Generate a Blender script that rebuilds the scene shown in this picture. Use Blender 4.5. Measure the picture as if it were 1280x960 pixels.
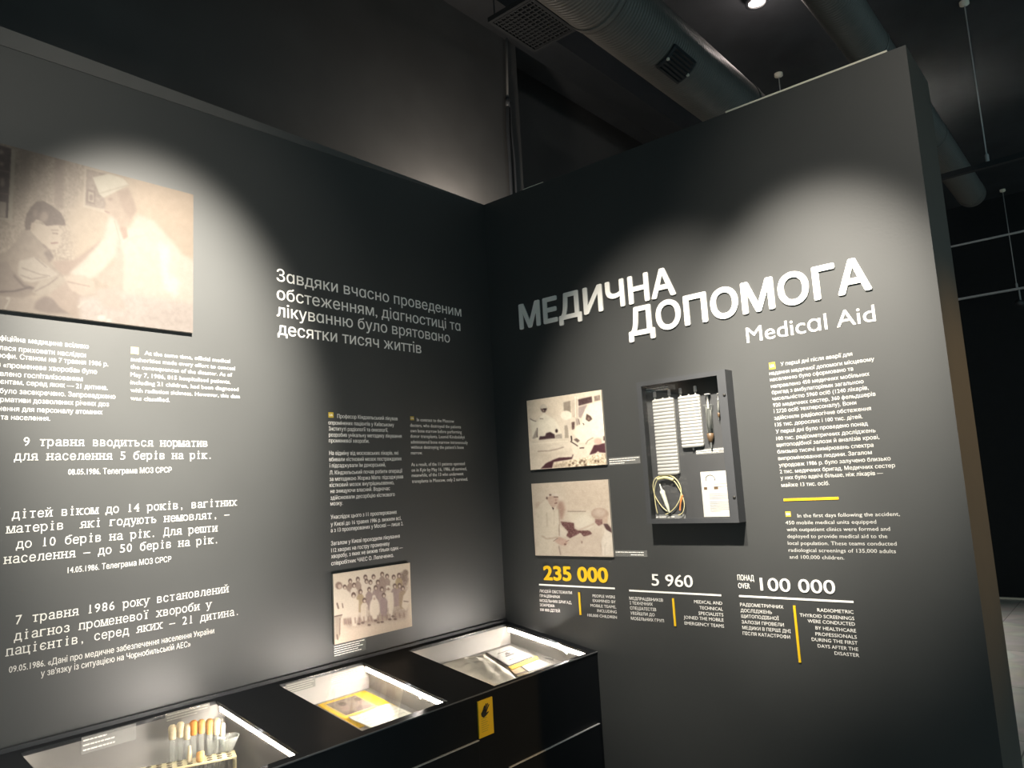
import bpy, bmesh, math, random
import numpy as np
from mathutils.geometry import delaunay_2d_cdt
from mathutils import Vector, Matrix

# ------------------------------------------------------------------ camera, light, exposure
for o in list(bpy.data.objects):
    bpy.data.objects.remove(o)
sc = bpy.context.scene
COL = sc.collection
random.seed(4)
RNG = np.random.default_rng(7)

VL, VR, CC = np.array([1440, 564.]), np.array([-488, 671.]), np.array([640, 480.])
FPX = math.sqrt(-np.dot(VL - CC, VR - CC))
def _c(px, py): return np.array([(px - 640) / FPX, -(py - 480) / FPX, -1.0])
_X = _c(*VL); _X /= np.linalg.norm(_X)
_Y = _c(*VR); _Y /= np.linalg.norm(_Y)
_Z = np.cross(_X, _Y); _Z /= np.linalg.norm(_Z)
_Y = np.cross(_Z, _X)
ROT = np.array([_X, _Y, _Z])
WALL_H, EYE = 3.1, 1.6
_d = ROT @ _c(605, 256)
_t = (WALL_H - EYE) / _d[2]
CAM = np.array([-_t * _d[0], -_t * _d[1], EYE])

def at(px, py, axis, v):
    """point where the sight line of a photo pixel meets the plane axis = v"""
    d = ROT @ _c(px, py)
    return CAM + d * ((v - CAM[axis]) / d[axis])
def at_slope(px, py, z0, s):
    d = ROT @ _c(px, py)
    return CAM + d * ((z0 + s * CAM[1] - CAM[2]) / (d[2] - s * d[1]))
def to_px(P):
    q = (np.asarray(P) - CAM) @ ROT
    return 640 + FPX * q[..., 0] / -q[..., 2], 480 - FPX * q[..., 1] / -q[..., 2]

cam = bpy.data.cameras.new('camera')
cam.sensor_width = 36.0
cam.lens = FPX / 1280 * 36.0
cam.clip_start = 0.02
co = bpy.data.objects.new('camera', cam)
mw = Matrix(ROT.tolist()).to_4x4()
mw.translation = Vector(CAM.tolist())
co.matrix_world = mw
COL.objects.link(co)
sc.camera = co

sc.view_settings.view_transform = 'Standard'
sc.view_settings.look = 'None'
sc.view_settings.exposure = 0.0
sc.view_settings.gamma = 1.0
sc.view_settings.use_curve_mapping = False

w = bpy.data.worlds.new('world'); sc.world = w
w.use_nodes = True
w.node_tree.nodes['Background'].inputs[0].default_value = (0.62, 0.93, 1.0, 1)
w.node_tree.nodes['Background'].inputs[1].default_value = 0.38

def spot(name, loc, target, power, size, blend, col=(1, 0.88, 0.70), radius=0.05):
    l = bpy.data.lights.new(name, 'SPOT')
    l.energy = power; l.spot_size = math.radians(size); l.spot_blend = blend
    l.color = col; l.shadow_soft_size = radius
    o = bpy.data.objects.new(name, l); COL.objects.link(o)
    o.location = loc
    o.rotation_euler = (Vector(target) - Vector(loc)).to_track_quat('-Z', 'Y').to_euler()
    return o
def point(name, loc, power, col=(1, 0.9, 0.78), radius=0.05):
    l = bpy.data.lights.new(name, 'POINT'); l.energy = power; l.color = col; l.shadow_soft_size = radius
    o = bpy.data.objects.new(name, l); COL.objects.link(o); o.location = loc
    return o
WARM = (1.0, 0.925, 0.80)
spot('ceiling_spot_text_wall', (-1.95, -1.75, 3.95), (-1.69, 0, 2.10), 3700, 30, 1.0, WARM)
spot('ceiling_spot_title_wall', (-1.86, -1.80, 3.95), (0, -1.62, 1.94), 2000, 29, 1.0, WARM)
spot('ceiling_wash_lower_text', (-2.6, -2.0, 4.1), (-2.35, 0, 1.10), 660, 42, 1.0, WARM)
spot('ceiling_wash_stats', (-1.95, -1.35, 4.1), (0, -0.95, 1.70), 1200, 32, 1.0, WARM)
spot('added_fill_upper_text', (-2.6, -2.6, 4.3), (-1.75, 0, 2.55), 170, 34, 1.0, WARM)  # added fill imitating scattered light on the upper text wall
spot('added_fill_upper_title', (-2.6, -2.6, 4.3), (0, -1.95, 2.6), 190, 34, 1.0, WARM)  # added fill imitating scattered light high on the partition
point('added_glow_lamp_behind_panel', (0.10, 0.13, 3.02), 44, (1, 0.86, 0.72), 0.03)  # added unseen lamp that makes the glow on the upper wall
spot('next_room_warm_spot', (0.9, -5.2, 3.6), (0.20, -2.06, 1.6), 520, 22, 1.0, (1, 0.60, 0.22))
spot('next_room_floor_lamp', (4.2, -1.5, 4.3), (4.0, -1.5, 0), 1300, 80, 0.8, (1, 0.95, 0.86))
point('downlight_over_partition', (1.75, -0.98, 4.45), 5, (1, 0.85, 0.78), 0.04)
def strip_light(loc, direction, length, power):
    """the narrow beam a light strip throws up and sideways onto the wall"""
    l = bpy.data.lights.new('light_strip_beam', 'AREA'); l.shape = 'RECTANGLE'; l.size = length; l.size_y = 0.003
    l.energy = power; l.color = (1, 0.91, 0.82)
    o = bpy.data.objects.new('light_strip_beam', l); COL.objects.link(o); o.location = loc
    z = -Vector(direction).normalized(); x = Vector((0, 1, 0.18)); x = (x - z * x.dot(z)).normalized(); y = z.cross(x)
    o.matrix_world = Matrix.Translation(Vector(loc)) @ Matrix((x, y, z)).transposed().to_4x4()

# ------------------------------------------------------------------ materials
def mat(name, col, rough=0.6, metal=0.0, spec=0.5, noise=0.0, nscale=12.0, bump=0.0, bscale=60.0,
        emit=None, estr=0.0, sheen=0.0):
    m = bpy.data.materials.new(name); m.use_nodes = True
    nt = m.node_tree; b = nt.nodes['Principled BSDF']
    b.inputs['Roughness'].default_value = rough
    b.inputs['Metallic'].default_value = metal
    b.inputs['Specular IOR Level'].default_value = spec
    if sheen: b.inputs['Sheen Weight'].default_value = sheen
    c = tuple(col) + (1,)
    tc = nt.nodes.new('ShaderNodeTexCoord')
    if noise:
        n = nt.nodes.new('ShaderNodeTexNoise'); n.inputs['Scale'].default_value = nscale
        n.inputs['Detail'].default_value = 4
        r = nt.nodes.new('ShaderNodeValToRGB')
        r.color_ramp.elements[0].position = 0.3; r.color_ramp.elements[1].position = 0.7
        r.color_ramp.elements[0].color = tuple(v * (1 - noise) for v in col) + (1,)
        r.color_ramp.elements[1].color = tuple(min(1, v * (1 + noise)) for v in col) + (1,)
        nt.links.new(tc.outputs['Object'], n.inputs['Vector'])
        nt.links.new(n.outputs['Fac'], r.inputs['Fac'])
        nt.links.new(r.outputs['Color'], b.inputs['Base Color'])
    else:
        b.inputs['Base Color'].default_value = c
    if bump:
        n2 = nt.nodes.new('ShaderNodeTexNoise'); n2.inputs['Scale'].default_value = bscale
        bp = nt.nodes.new('ShaderNodeBump'); bp.inputs['Strength'].default_value = bump
        bp.inputs['Distance'].default_value = 0.003
        nt.links.new(tc.outputs['Object'], n2.inputs['Vector'])
        nt.links.new(n2.outputs['Fac'], bp.inputs['Height'])
        nt.links.new(bp.outputs['Normal'], b.inputs['Normal'])
    if emit:
        b.inputs['Emission Color'].default_value = tuple(emit) + (1,)
        b.inputs['Emission Strength'].default_value = estr
    return m

def glass_mat(name, tint=(1, 1, 1), refl=0.9, body=0.0, bodycol=(1, 1, 1), rough=0.02):
    """thin clear sheet: passes light straight, reflects by Fresnel"""
    m = bpy.data.materials.new(name); m.use_nodes = True
    nt = m.node_tree; nt.nodes.clear()
    out = nt.nodes.new('ShaderNodeOutputMaterial')
    tr = nt.nodes.new('ShaderNodeBsdfTransparent'); tr.inputs[0].default_value = tuple(tint) + (1,)
    gl = nt.nodes.new('ShaderNodeBsdfGlossy'); gl.inputs['Roughness'].default_value = rough
    gl.inputs[0].default_value = (refl, refl, refl, 1)
    lw = nt.nodes.new('ShaderNodeLayerWeight'); lw.inputs[0].default_value = 0.5
    pw = nt.nodes.new('ShaderNodeMath'); pw.operation = 'POWER'; pw.inputs[1].default_value = 5.0
    fr = nt.nodes.new('ShaderNodeMath'); fr.operation = 'MULTIPLY_ADD'; fr.inputs[1].default_value = 0.92; fr.inputs[2].default_value = 0.035
    nt.links.new(lw.outputs['Facing'], pw.inputs[0]); nt.links.new(pw.outputs[0], fr.inputs[0])
    mx = nt.nodes.new('ShaderNodeMixShader')
    nt.links.new(fr.outputs[0], mx.inputs[0]); nt.links.new(tr.outputs[0], mx.inputs[1]); nt.links.new(gl.outputs[0], mx.inputs[2])
    last = mx
    if body:
        df = nt.nodes.new('ShaderNodeBsdfDiffuse'); df.inputs[0].default_value = tuple(bodycol) + (1,)
        m2 = nt.nodes.new('ShaderNodeMixShader'); m2.inputs[0].default_value = body
        nt.links.new(mx.outputs[0], m2.inputs[1]); nt.links.new(df.outputs[0], m2.inputs[2]); last = m2
    nt.links.new(last.outputs[0], out.inputs[0])
    return m

def print_mat(name, gain=1.0):
    m = bpy.data.materials.new(name); m.use_nodes = True
    nt = m.node_tree; b = nt.nodes['Principled BSDF']
    a = nt.nodes.new('ShaderNodeAttribute'); a.attribute_name = 'print'
    nt.links.new(a.outputs['Color'], b.inputs['Base Color'])
    b.inputs['Roughness'].default_value = 0.55; b.inputs['Specular IOR Level'].default_value = 0.3
    return m

def plank_mat(name):
    m = bpy.data.materials.new(name); m.use_nodes = True
    nt = m.node_tree; b = nt.nodes['Principled BSDF']
    tc = nt.nodes.new('ShaderNodeTexCoord')
    br = nt.nodes.new('ShaderNodeTexBrick')
    br.inputs['Color1'].default_value = (0.30, 0.285, 0.25, 1); br.inputs['Color2'].default_value = (0.52, 0.48, 0.40, 1)
    br.inputs['Mortar'].default_value = (0.12, 0.11, 0.10, 1)
    br.inputs['Scale'].default_value = 1.0; br.inputs['Mortar Size'].default_value = 0.004
    br.inputs['Brick Width'].default_value = 1.2; br.inputs['Row Height'].default_value = 0.6
    n = nt.nodes.new('ShaderNodeTexNoise'); n.inputs['Scale'].default_value = 3.0; n.inputs['Detail'].default_value = 8
    n.inputs['Distortion'].default_value = 1.2
    mx = nt.nodes.new('ShaderNodeMix'); mx.data_type = 'RGBA'; mx.blend_type = 'MULTIPLY'; mx.inputs[0].default_value = 0.8
    nt.links.new(tc.outputs['Object'], br.inputs['Vector']); nt.links.new(tc.outputs['Object'], n.inputs['Vector'])
    nt.links.new(br.outputs['Color'], mx.inputs[6]); nt.links.new(n.outputs['Color'], mx.inputs[7])
    hs = nt.nodes.new('ShaderNodeHueSaturation'); hs.inputs['Saturation'].default_value = 0.35; hs.inputs['Value'].default_value = 1.9
    nt.links.new(mx.outputs[2], hs.inputs['Color']); nt.links.new(hs.outputs['Color'], b.inputs['Base Color'])
    b.inputs['Roughness'].default_value = 0.4
    return m

def rib_mat(name, col, freq, rough=0.45, metal=0.4):
    m = mat(name, col, rough, metal)
    nt = m.node_tree; b = nt.nodes['Principled BSDF']
    tc = nt.nodes.new('ShaderNodeTexCoord'); wv = nt.nodes.new('ShaderNodeTexWave')
    wv.bands_direction = 'X'; wv.inputs['Scale'].default_value = freq; wv.inputs['Distortion'].default_value = 0.4
    bp = nt.nodes.new('ShaderNodeBump'); bp.inputs['Strength'].default_value = 0.35; bp.inputs['Distance'].default_value = 0.01
    nt.links.new(tc.outputs['Object'], wv.inputs['Vector']); nt.links.new(wv.outputs['Fac'], bp.inputs['Height'])
    nt.links.new(bp.outputs['Normal'], b.inputs['Normal'])
    return m

M = dict(
    wall=mat('dark_satin_wall', (0.038, 0.0395, 0.0395), 0.50, spec=0.5, noise=0.06, nscale=2.5, bump=0.04, bscale=90),
    back=mat('dark_upper_wall', (0.034, 0.034, 0.034), 0.8, noise=0.15, nscale=3, bump=0.2, bscale=30),
    sliver_pipe=mat('light_sliver_and_pipe_grey', (0.075, 0.073, 0.071), 0.6, noise=0.05),  # grey of the painted light sliver, also used on a pipe
    ceil=mat('black_ceiling', (0.022, 0.025, 0.029), 0.9, noise=0.2, nscale=4, bump=0.3, bscale=20),
    reveal=mat('return_face_warm_tint', (0.050, 0.043, 0.033), 0.6, noise=0.05),  # brown tint puts the next room's warm light into the colour
    dark=mat('black_paint', (0.012, 0.014, 0.017), 0.6, noise=0.1),
    far=mat('far_wall_black', (0.007, 0.009, 0.011), 0.9, noise=0.1),
    trim_lit_edge=mat('cream_trim_and_lit_edge', (0.75, 0.70, 0.58), 0.6, noise=0.05),
    counter=mat('counter_black_laminate', (0.008, 0.009, 0.011), 0.40, spec=0.25, noise=0.08, nscale=8, bump=0.02),
    edge=mat('counter_edge_grey', (0.12, 0.12, 0.125), 0.5, noise=0.05),
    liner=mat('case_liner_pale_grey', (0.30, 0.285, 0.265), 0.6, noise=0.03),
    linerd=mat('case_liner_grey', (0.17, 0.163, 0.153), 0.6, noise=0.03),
    led=mat('led_strip', (0.9, 0.9, 0.9), 0.5, emit=(1, 0.90, 0.77), estr=34),
    alu=mat('dark_led_profile', (0.05, 0.05, 0.05), 0.5, metal=0.3, noise=0.03),
    white=mat('white_vinyl', (0.86, 0.84, 0.80), 0.6, noise=0.02),
    white_dim=mat('white_vinyl_dimmed', (0.46, 0.455, 0.43), 0.6, noise=0.02),  # darker copy of the white vinyl, for text under the strong spots
    yellow=mat('yellow_vinyl', (0.74, 0.46, 0.010), 0.5, noise=0.04),
    olive=mat('ochre_tag', (0.45, 0.33, 0.03), 0.5, noise=0.04),
    black=mat('black_ink', (0.015, 0.014, 0.012), 0.6, noise=0.1),
    paper=mat('white_paper', (0.55, 0.535, 0.50), 0.7, noise=0.03, nscale=30),
    ink=mat('grey_ink', (0.17, 0.165, 0.155), 0.7, noise=0.1),
    cloth=mat('cream_cloth', (0.80, 0.74, 0.63), 0.9, noise=0.06, nscale=20, bump=0.15, bscale=200),
    caselabel=mat('case_label_grey', (0.15, 0.145, 0.135), 0.6, noise=0.03),
    doc=mat('creased_document', (0.40, 0.395, 0.34), 0.7, noise=0.05, nscale=25),
    leaflet=mat('leaflet_paper', (0.46, 0.45, 0.42), 0.7, noise=0.03, nscale=30),
    plate=glass_mat('frosted_label_plate', (1, 1, 1), 0.5, 0.16, (0.75, 0.75, 0.72)),
    glass=glass_mat('clear_glass'),
    lab=glass_mat('laboratory_glass', (0.96, 0.97, 0.96), 0.9, 0.14, (0.62, 0.64, 0.60), 0.15),
    cream=mat('pale_yellow_plastic', (0.50, 0.44, 0.26), 0.5, noise=0.06),
    hole=mat('dark_hole', (0.10, 0.08, 0.05), 0.8, noise=0.1),
    cork=mat('orange_rubber', (0.62, 0.22, 0.03), 0.7, noise=0.18, nscale=60),
    cork2=mat('pale_orange_rubber', (0.58, 0.30, 0.09), 0.7, noise=0.18, nscale=60),
    cotton=mat('cream_wrap', (0.52, 0.43, 0.28), 0.9, noise=0.12, nscale=80, bump=0.4, bscale=120),
    casefront=mat('case_frame_grey', (0.042, 0.044, 0.048), 0.45, noise=0.05),
    caseback=mat('case_back_grey', (0.042, 0.043, 0.045), 0.6, noise=0.05),
    pack=mat('ribbed_white_plastic', (0.37, 0.365, 0.35), 0.45, noise=0.03),
    pink=mat('pale_pink_cap', (0.90, 0.80, 0.76), 0.5, noise=0.05),
    tube=mat('yellowed_tubing', (0.62, 0.56, 0.30), 0.35, noise=0.08),
    orange=mat('orange_clip', (0.80, 0.25, 0.06), 0.5, noise=0.1),
    chamber=mat('milky_plastic', (0.66, 0.68, 0.58), 0.35, noise=0.05),
    brown=mat('brown_rubber', (0.10, 0.06, 0.03), 0.5, noise=0.2),
    steel=mat('steel', (0.55, 0.55, 0.52), 0.3, metal=0.9, noise=0.05),
    duct=rib_mat('galvanised_duct', (0.115, 0.11, 0.10), 14, 0.5, 0.0),
    rail=mat('pale_edge_highlight', (0.5, 0.5, 0.5), 0.4, noise=0.05),
    lamp=mat('lamp_lens', (0.9, 0.9, 0.9), 0.4, emit=(1, 0.85, 0.75), estr=14),
    floor=plank_mat('stone_plank_floor'),
    photo=print_mat('photo_print'),
    photoside=mat('print_board_edge', (0.35, 0.32, 0.28), 0.6, noise=0.05),
    sand=mat('ochre_border', (0.55, 0.40, 0.13), 0.6, noise=0.05),
)

# ------------------------------------------------------------------ mesh helpers
class MB:
    """collects geometry of ONE part"""
    def __init__(s): s.v = []; s.f = []; s.mi = []; s.sm = []
    def add(s, verts, faces, mi=0, smooth=False):
        b = len(s.v); s.v += [tuple(float(c) for c in p) for p in verts]
        s.f += [tuple(b + i for i in f) for f in faces]; s.mi += [mi] * len(faces); s.sm += [smooth] * len(faces)
        return s
    def box(s, lo, hi, mi=0):
        x0, y0, z0 = lo; x1, y1, z1 = hi
        v = [(x0,y0,z0),(x1,y0,z0),(x1,y1,z0),(x0,y1,z0),(x0,y0,z1),(x1,y0,z1),(x1,y1,z1),(x0,y1,z1)]
        return s.add(v, [(0,3,2,1),(4,5,6,7),(0,1,5,4),(1,2,6,5),(2,3,7,6),(3,0,4,7)], mi)
    def prism(s, poly, n, mi=0):
        """flat polygon (3-D points) thickened along vector n"""
        k = len(poly); n = np.asarray(n, float)
        v = [np.asarray(p, float) for p in poly]; v = v + [p + n for p in v]
        f = [tuple(range(k - 1, -1, -1)), tuple(range(k, 2 * k))] + [(i, (i + 1) % k, k + (i + 1) % k, k + i) for i in range(k)]
        return s.add(v, f, mi)
    def tube(s, pts, r, seg=10, mi=0, cap=True, closed=False):
        pts = [np.asarray(p, float) for p in pts]; n = len(pts)
        rr = r if hasattr(r, '__len__') else [r] * n
        V = []; up = None
        for i, p in enumerate(pts):
            if closed: t = pts[(i + 1) % n] - pts[i - 1]
            else: t = pts[min(i + 1, n - 1)] - pts[max(i - 1, 0)]
            t = t / (np.linalg.norm(t) + 1e-12)
            if up is None:
                up = np.array([0, 0, 1.]) if abs(t[2]) < 0.9 else np.array([1., 0, 0])
            a = up - t * np.dot(up, t); a /= np.linalg.norm(a) + 1e-12; up = a
            b = np.cross(t, a)
            for k in range(seg):
                th = 2 * math.pi * k / seg
                V.append(p + rr[i] * (a * math.cos(th) + b * math.sin(th)))
        F = []
        for i in range(n if closed else n - 1):
            j = (i + 1) % n
            for k in range(seg):
                F.append((i * seg + k, i * seg + (k + 1) % seg, j * seg + (k + 1) % seg, j * seg + k))
        s.add(V, F, mi, True)
        if cap and not closed:
            b = len(s.v) - len(V)
            s.f.append(tuple(b + k for k in range(seg - 1, -1, -1))); s.mi.append(mi); s.sm.append(False)
            s.f.append(tuple(b + (n - 1) * seg + k for k in range(seg))); s.mi.append(mi); s.sm.append(False)
        return s
    def lathe(s, base, prof, axis=(0, 0, 1), seg=16, mi=0, caps=True):
        base = np.asarray(base, float); ax = np.asarray(axis, float); ax /= np.linalg.norm(ax)
        pts = [base + ax * h for r, h in prof]; rr = [max(r, 1e-5) for r, h in prof]
        a = np.array([1., 0, 0]) if abs(ax[0]) < 0.9 else np.array([0, 1., 0])
        a -= ax * np.dot(a, ax); a /= np.linalg.norm(a); b = np.cross(ax, a)
        V = [p + r * (a * math.cos(2 * math.pi * k / seg) + b * math.sin(2 * math.pi * k / seg)) for p, r in zip(pts, rr) for k in range(seg)]
        F = [(i * seg + k, i * seg + (k + 1) % seg, (i + 1) * seg + (k + 1) % seg, (i + 1) * seg + k) for i in range(len(prof) - 1) for k in range(seg)]
        s.add(V, F, mi, True)
        return s
    def build(s, name, mats, parent=None, bevel=0.0):
        me = bpy.data.meshes.new(name)
        me.from_pydata(s.v, [], s.f)
        if not isinstance(mats, (list, tuple)): mats = [mats]
        for m in mats: me.materials.append(m)
        me.polygons.foreach_set('material_index', s.mi); me.polygons.foreach_set('use_smooth', s.sm)
        me.update()
        o = bpy.data.objects.new(name, me); COL.objects.link(o)
        if parent is not None:
            o.parent = parent
            o.matrix_parent_inverse = Matrix.Translation(-Vector(parent_world(parent)))
        if bevel:
            b = o.modifiers.new('bevel', 'BEVEL'); b.width = bevel; b.segments = 2; b.limit_method = 'ANGLE'
        return o

def parent_world(o):
    p = Vector((0, 0, 0))
    q = o
    # parts of parts carry world-space vertices, so only the root's location counts
    while q is not None:
        p += Vector(q.location); q = q.parent
    # intermediate mesh parts sit at (0,0,0) once the inverse is applied
    return p if o.type == 'EMPTY' else Vector((0, 0, 0))

def sub(name, mb, mats, part, bevel=0.0):
    """sub-part: child of a part"""
    o = mb.build(name, mats, None, bevel)
    o.parent = part
    return o

def thing(name, label, cat, loc, group=None):
    o = bpy.data.objects.new(name, None); COL.objects.link(o)
    o.empty_display_size = 0.05
    o.location = [float(c) for c in loc]; o['label'] = label; o['category'] = cat
    if group: o['group'] = group
    return o
def tag(o, label, cat, group=None, origin=None):
    o['label'] = label; o['category'] = cat
    if group: o['group'] = group
    return o
def struct(o): o['kind'] = 'structure'; return o

# wall frames: u = reading direction, n = towards the room
class Frame:
    def __init__(s, axis, val, u, n): s.axis, s.val, s.u, s.n = axis, val, np.array(u, float), np.array(n, float)
    def px(s, x, y): return at(x, y, s.axis, s.val)
    def uv(s, P): return float(np.dot(P, s.u)), float(P[2])
    def P(s, u, z, d=0.0):
        p = s.u * u + np.array([0, 0, z]) + s.n * d
        p[s.axis] += s.val
        return p
LW = Frame(1, 0.0, (1, 0, 0), (0, -1, 0))
RW = Frame(0, 0.0, (0, -1, 0), (-1, 0, 0))

# ------------------------------------------------------------------ lettering
def _wire(body, res):
    """outline polylines of a string in the built-in font"""
    c = bpy.data.curves.new('tmp', 'FONT'); c.body = body; c.size = 1.0
    c.resolution_u = res; c.fill_mode = 'NONE'
    o = bpy.data.objects.new('tmp', c); COL.objects.link(o)
    dg = bpy.context.evaluated_depsgraph_get()
    me = bpy.data.meshes.new_from_object(o.evaluated_get(dg))
    co = np.array([v.co[:2] for v in me.vertices]).reshape(-1, 2); es = [tuple(e.vertices) for e in me.edges]
    bpy.data.objects.remove(o); bpy.data.curves.remove(c); bpy.data.meshes.remove(me)
    return co, es
_HH = None
_cache = {}
def _glyph(ch, off, res):
    """solid union of a glyph (and of its pen-swept copies for heavier weights), with its advance"""
    global _HH
    key = (ch, off, res)
    if key in _cache: return _cache[key]
    if _HH is None:
        a = _wire('HH', 2)[0]; _HH = a[:, 0].max() - a[:, 0].min()
    a = _wire('H' + ch + 'H', 2)[0]; adv = a[:, 0].max() - a[:, 0].min() - _HH
    if ch == ' ':
        _cache[key] = (np.zeros((0, 2)), [], adv, None, None); return _cache[key]
    co, es = _wire(ch, res)
    sh = [(0, 0)]
    if off > 0.02: sh = [(off * math.cos(t), off * math.sin(t)) for t in np.linspace(0, 2 * math.pi, 8, endpoint=False)] + [(0, 0)]
    elif off > 0.001: sh = [(-off, 0), (off, 0)]
    n = len(co); V = []; E = []
    for k, (dx, dy) in enumerate(sh):
        V += [Vector((x + dx, y + dy)) for x, y in co]; E += [(p + k * n, q + k * n) for p, q in es]
    r = delaunay_2d_cdt(V, E, [], 0, 1e-5)
    P = np.array([tuple(v) for v in r[0]]); T = np.array([tuple(f) for f in r[2]])
    cen = P[T].mean(1); VV = np.array([tuple(v) for v in V]); A = VV[[e[0] for e in E]]; B = VV[[e[1] for e in E]]
    x, y = cen[:, 0:1], cen[:, 1:2]
    up = (A[:, 1] <= y) & (B[:, 1] > y); dn = (A[:, 1] > y) & (B[:, 1] <= y)
    cr = (B[:, 0] - A[:, 0]) * (y - A[:, 1]) - (x - A[:, 0]) * (B[:, 1] - A[:, 1])
    wn = (up & (cr > 0)).sum(1) - (dn & (cr < 0)).sum(1).astype(int)
    T = [tuple(t) for t in T[wn != 0]]
    _cache[key] = (P, T, adv, co, es)
    return _cache[key]

def _text_mesh(body, offset, extr, res):
    X = 0.0; co = []; fs = []
    for ch in body:
        P, T, adv, _, _ = _glyph(ch, offset, res)
        if len(T):
            b = len(co)
            if extr <= 0:
                co += [(x + X, y, 0.0) for x, y in P]; fs += [tuple(i + b for i in t) for t in T]
            else:
                n = len(P)
                co += [(x + X, y, extr) for x, y in P] + [(x + X, y, -extr) for x, y in P]
                fs += [tuple(i + b for i in t) for t in T]
                cnt = {}
                for t in T:
                    for q in range(3):
                        e = (t[q], t[(q + 1) % 3]); cnt[e] = 1
                for (p, q) in list(cnt):
                    if (q, p) not in cnt: fs.append((b + q, b + p, b + p + n, b + q + n))
        X += adv
    return np.array(co), fs

def put_line(mb, fr, body, p0, p1, size, depth=0.0006, offset=0.008, res=2, mi=0, oneA=False, z=None):
    """one line of lettering between two photo points on a wall, squeezed to that width"""
    if oneA: body = body.replace('а', 'ɑ').replace('a', 'ɑ')
    co, fs = _text_mesh(body, offset, depth / size / 2 if depth > 0.001 else 0.0, res)
    A = fr.uv(fr.px(*p0)) if p0 else None
    B = fr.uv(fr.px(*p1))
    x0, x1 = co[:, 0].min(), co[:, 0].max()
    if A is None:
        A = (B[0] - (x1 - x0) * size * 0.93, B[1])
    zz = (A[1] + B[1]) / 2 if z is None else z
    u = A[0] + (co[:, 0] - x0) / (x1 - x0) * (B[0] - A[0])
    pts = np.array([fr.P(uu, zz + yy * size, depth / 2 + dd * size + 0.0002) for uu, yy, dd in zip(u, co[:, 1], co[:, 2])])
    mb.add(pts, fs, mi)
    return zz

_gl = {}
def mono_line(mb, fr, body, p0, p1, size, depth=0.0006):
    """typewriter line: equal cells, slab serifs grown on every flat stem end"""
    A = fr.uv(fr.px(*p0)); B = fr.uv(fr.px(*p1)); zz = (A[1] + B[1]) / 2
    cell = (B[0] - A[0]) / len(body)
    for i, ch in enumerate(body):
        if ch == ' ': continue
        if ch not in _gl:
            co, fs = _text_mesh(ch, 0.0, 0, 3)
            wco, wes = _glyph(ch, 0.0, 3)[3:]
            x0, x1 = co[:, 0].min(), co[:, 0].max(); sx = 1.0
            wd = x1 - x0
            tgt = 0.57 if wd > 0.57 else (max(wd, 0.44) if wd > 0.3 else wd)
            sx = tgt / wd
            serif = []
            if ch not in '.,«»—–0-':
                for a, b in wes:
                    pa, pb = wco[a], wco[b]
                    if abs(pa[1] - pb[1]) > 0.004: continue
                    y = (pa[1] + pb[1]) / 2; L = abs(pa[0] - pb[0])
                    if not (0.05 < L < 0.17): continue
                    if abs(y) < 0.02: dy = 0.062
                    elif min(abs(y - 0.547), abs(y - 0.73), abs(y - 0.56)) < 0.02: dy = -0.062
                    else: continue
                    serif.append(((pa[0] + pb[0]) / 2, y, dy))
            P2 = [((x - (x0 + x1) / 2) * sx, y, z) for x, y, z in co]
            F2 = list(fs)
            for xc, y, dy in serif:
                xx = (xc - (x0 + x1) / 2) * sx; b = len(P2)
                P2 += [(xx - 0.125, y, 0.0005), (xx + 0.125, y, 0.0005), (xx + 0.125, y + dy, 0.0005), (xx - 0.125, y + dy, 0.0005)]
                F2.append((b, b + 1, b + 2, b + 3) if dy > 0 else (b + 3, b + 2, b + 1, b))
            _gl[ch] = (P2, F2)
        P2, F2 = _gl[ch]
        uc = A[0] + (i + 0.5) * cell
        k = cell / 0.60
        mb.add([fr.P(uc + x * k, zz + y * size, depth + z) for x, y, z in P2], F2)

def med_gap(fr, lines, col=0):
    zs = [fr.uv(fr.px(*l[2]))[1] for l in lines]
    g = sorted(abs(a - b) for a, b in zip(zs, zs[1:]))
    return g[len(g) // 2]

def paragraph(name, part, fr, label, lines, k=0.82, tagbox=None, tagtext=None, m=None, offset=0.012, group=None, tagmat=None):
    g = med_gap(fr, lines); size = g * k
    root_p = fr.px(*lines[-1][2])
    t = thing(name, label, 'wall text', root_p, group)
    mb = MB()
    for body, a, b in lines: put_line(mb, fr, body, a, b, size, offset=offset)
    mb.build(part, m or M['white_dim'], t)
    if tagbox:
        mb = MB(); a = fr.uv(fr.px(*tagbox[0])); b = fr.uv(fr.px(*tagbox[1]))
        mb.prism([fr.P(a[0], b[1]), fr.P(b[0], b[1]), fr.P(b[0], a[1]), fr.P(a[0], a[1])][::-1], fr.n * 0.001)
        tg = mb.build('language_tag', tagmat or M['olive'], t); tg['label'] = 'small yellow language tag'
        mb = MB(); co, fs = _text_mesh(tagtext, 0.01, 0, 2)
        wd = b[0] - a[0]; sx = wd * 0.7 / (co[:, 0].max() - co[:, 0].min()); ht = abs(a[1] - b[1])
        mb.add([fr.P(a[0] + wd * 0.15 + (x - co[:, 0].min()) * sx, min(a[1], b[1]) + ht * 0.28 + y * ht * 0.62, 0.0013) for x, y, _ in co], fs)
        sub('tag_lettering', mb, M['white'], tg)
    return t

def board(fr, p_lo, p_hi, d0, d1):
    """box on a wall between (u,z) corners from depth d0 to d1"""
    a, b = p_lo, p_hi
    q = [fr.P(a[0], a[1], d0), fr.P(b[0], a[1], d0), fr.P(b[0], b[1], d0), fr.P(a[0], b[1], d0)]
    return q, fr.n * (d1 - d0)

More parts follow.
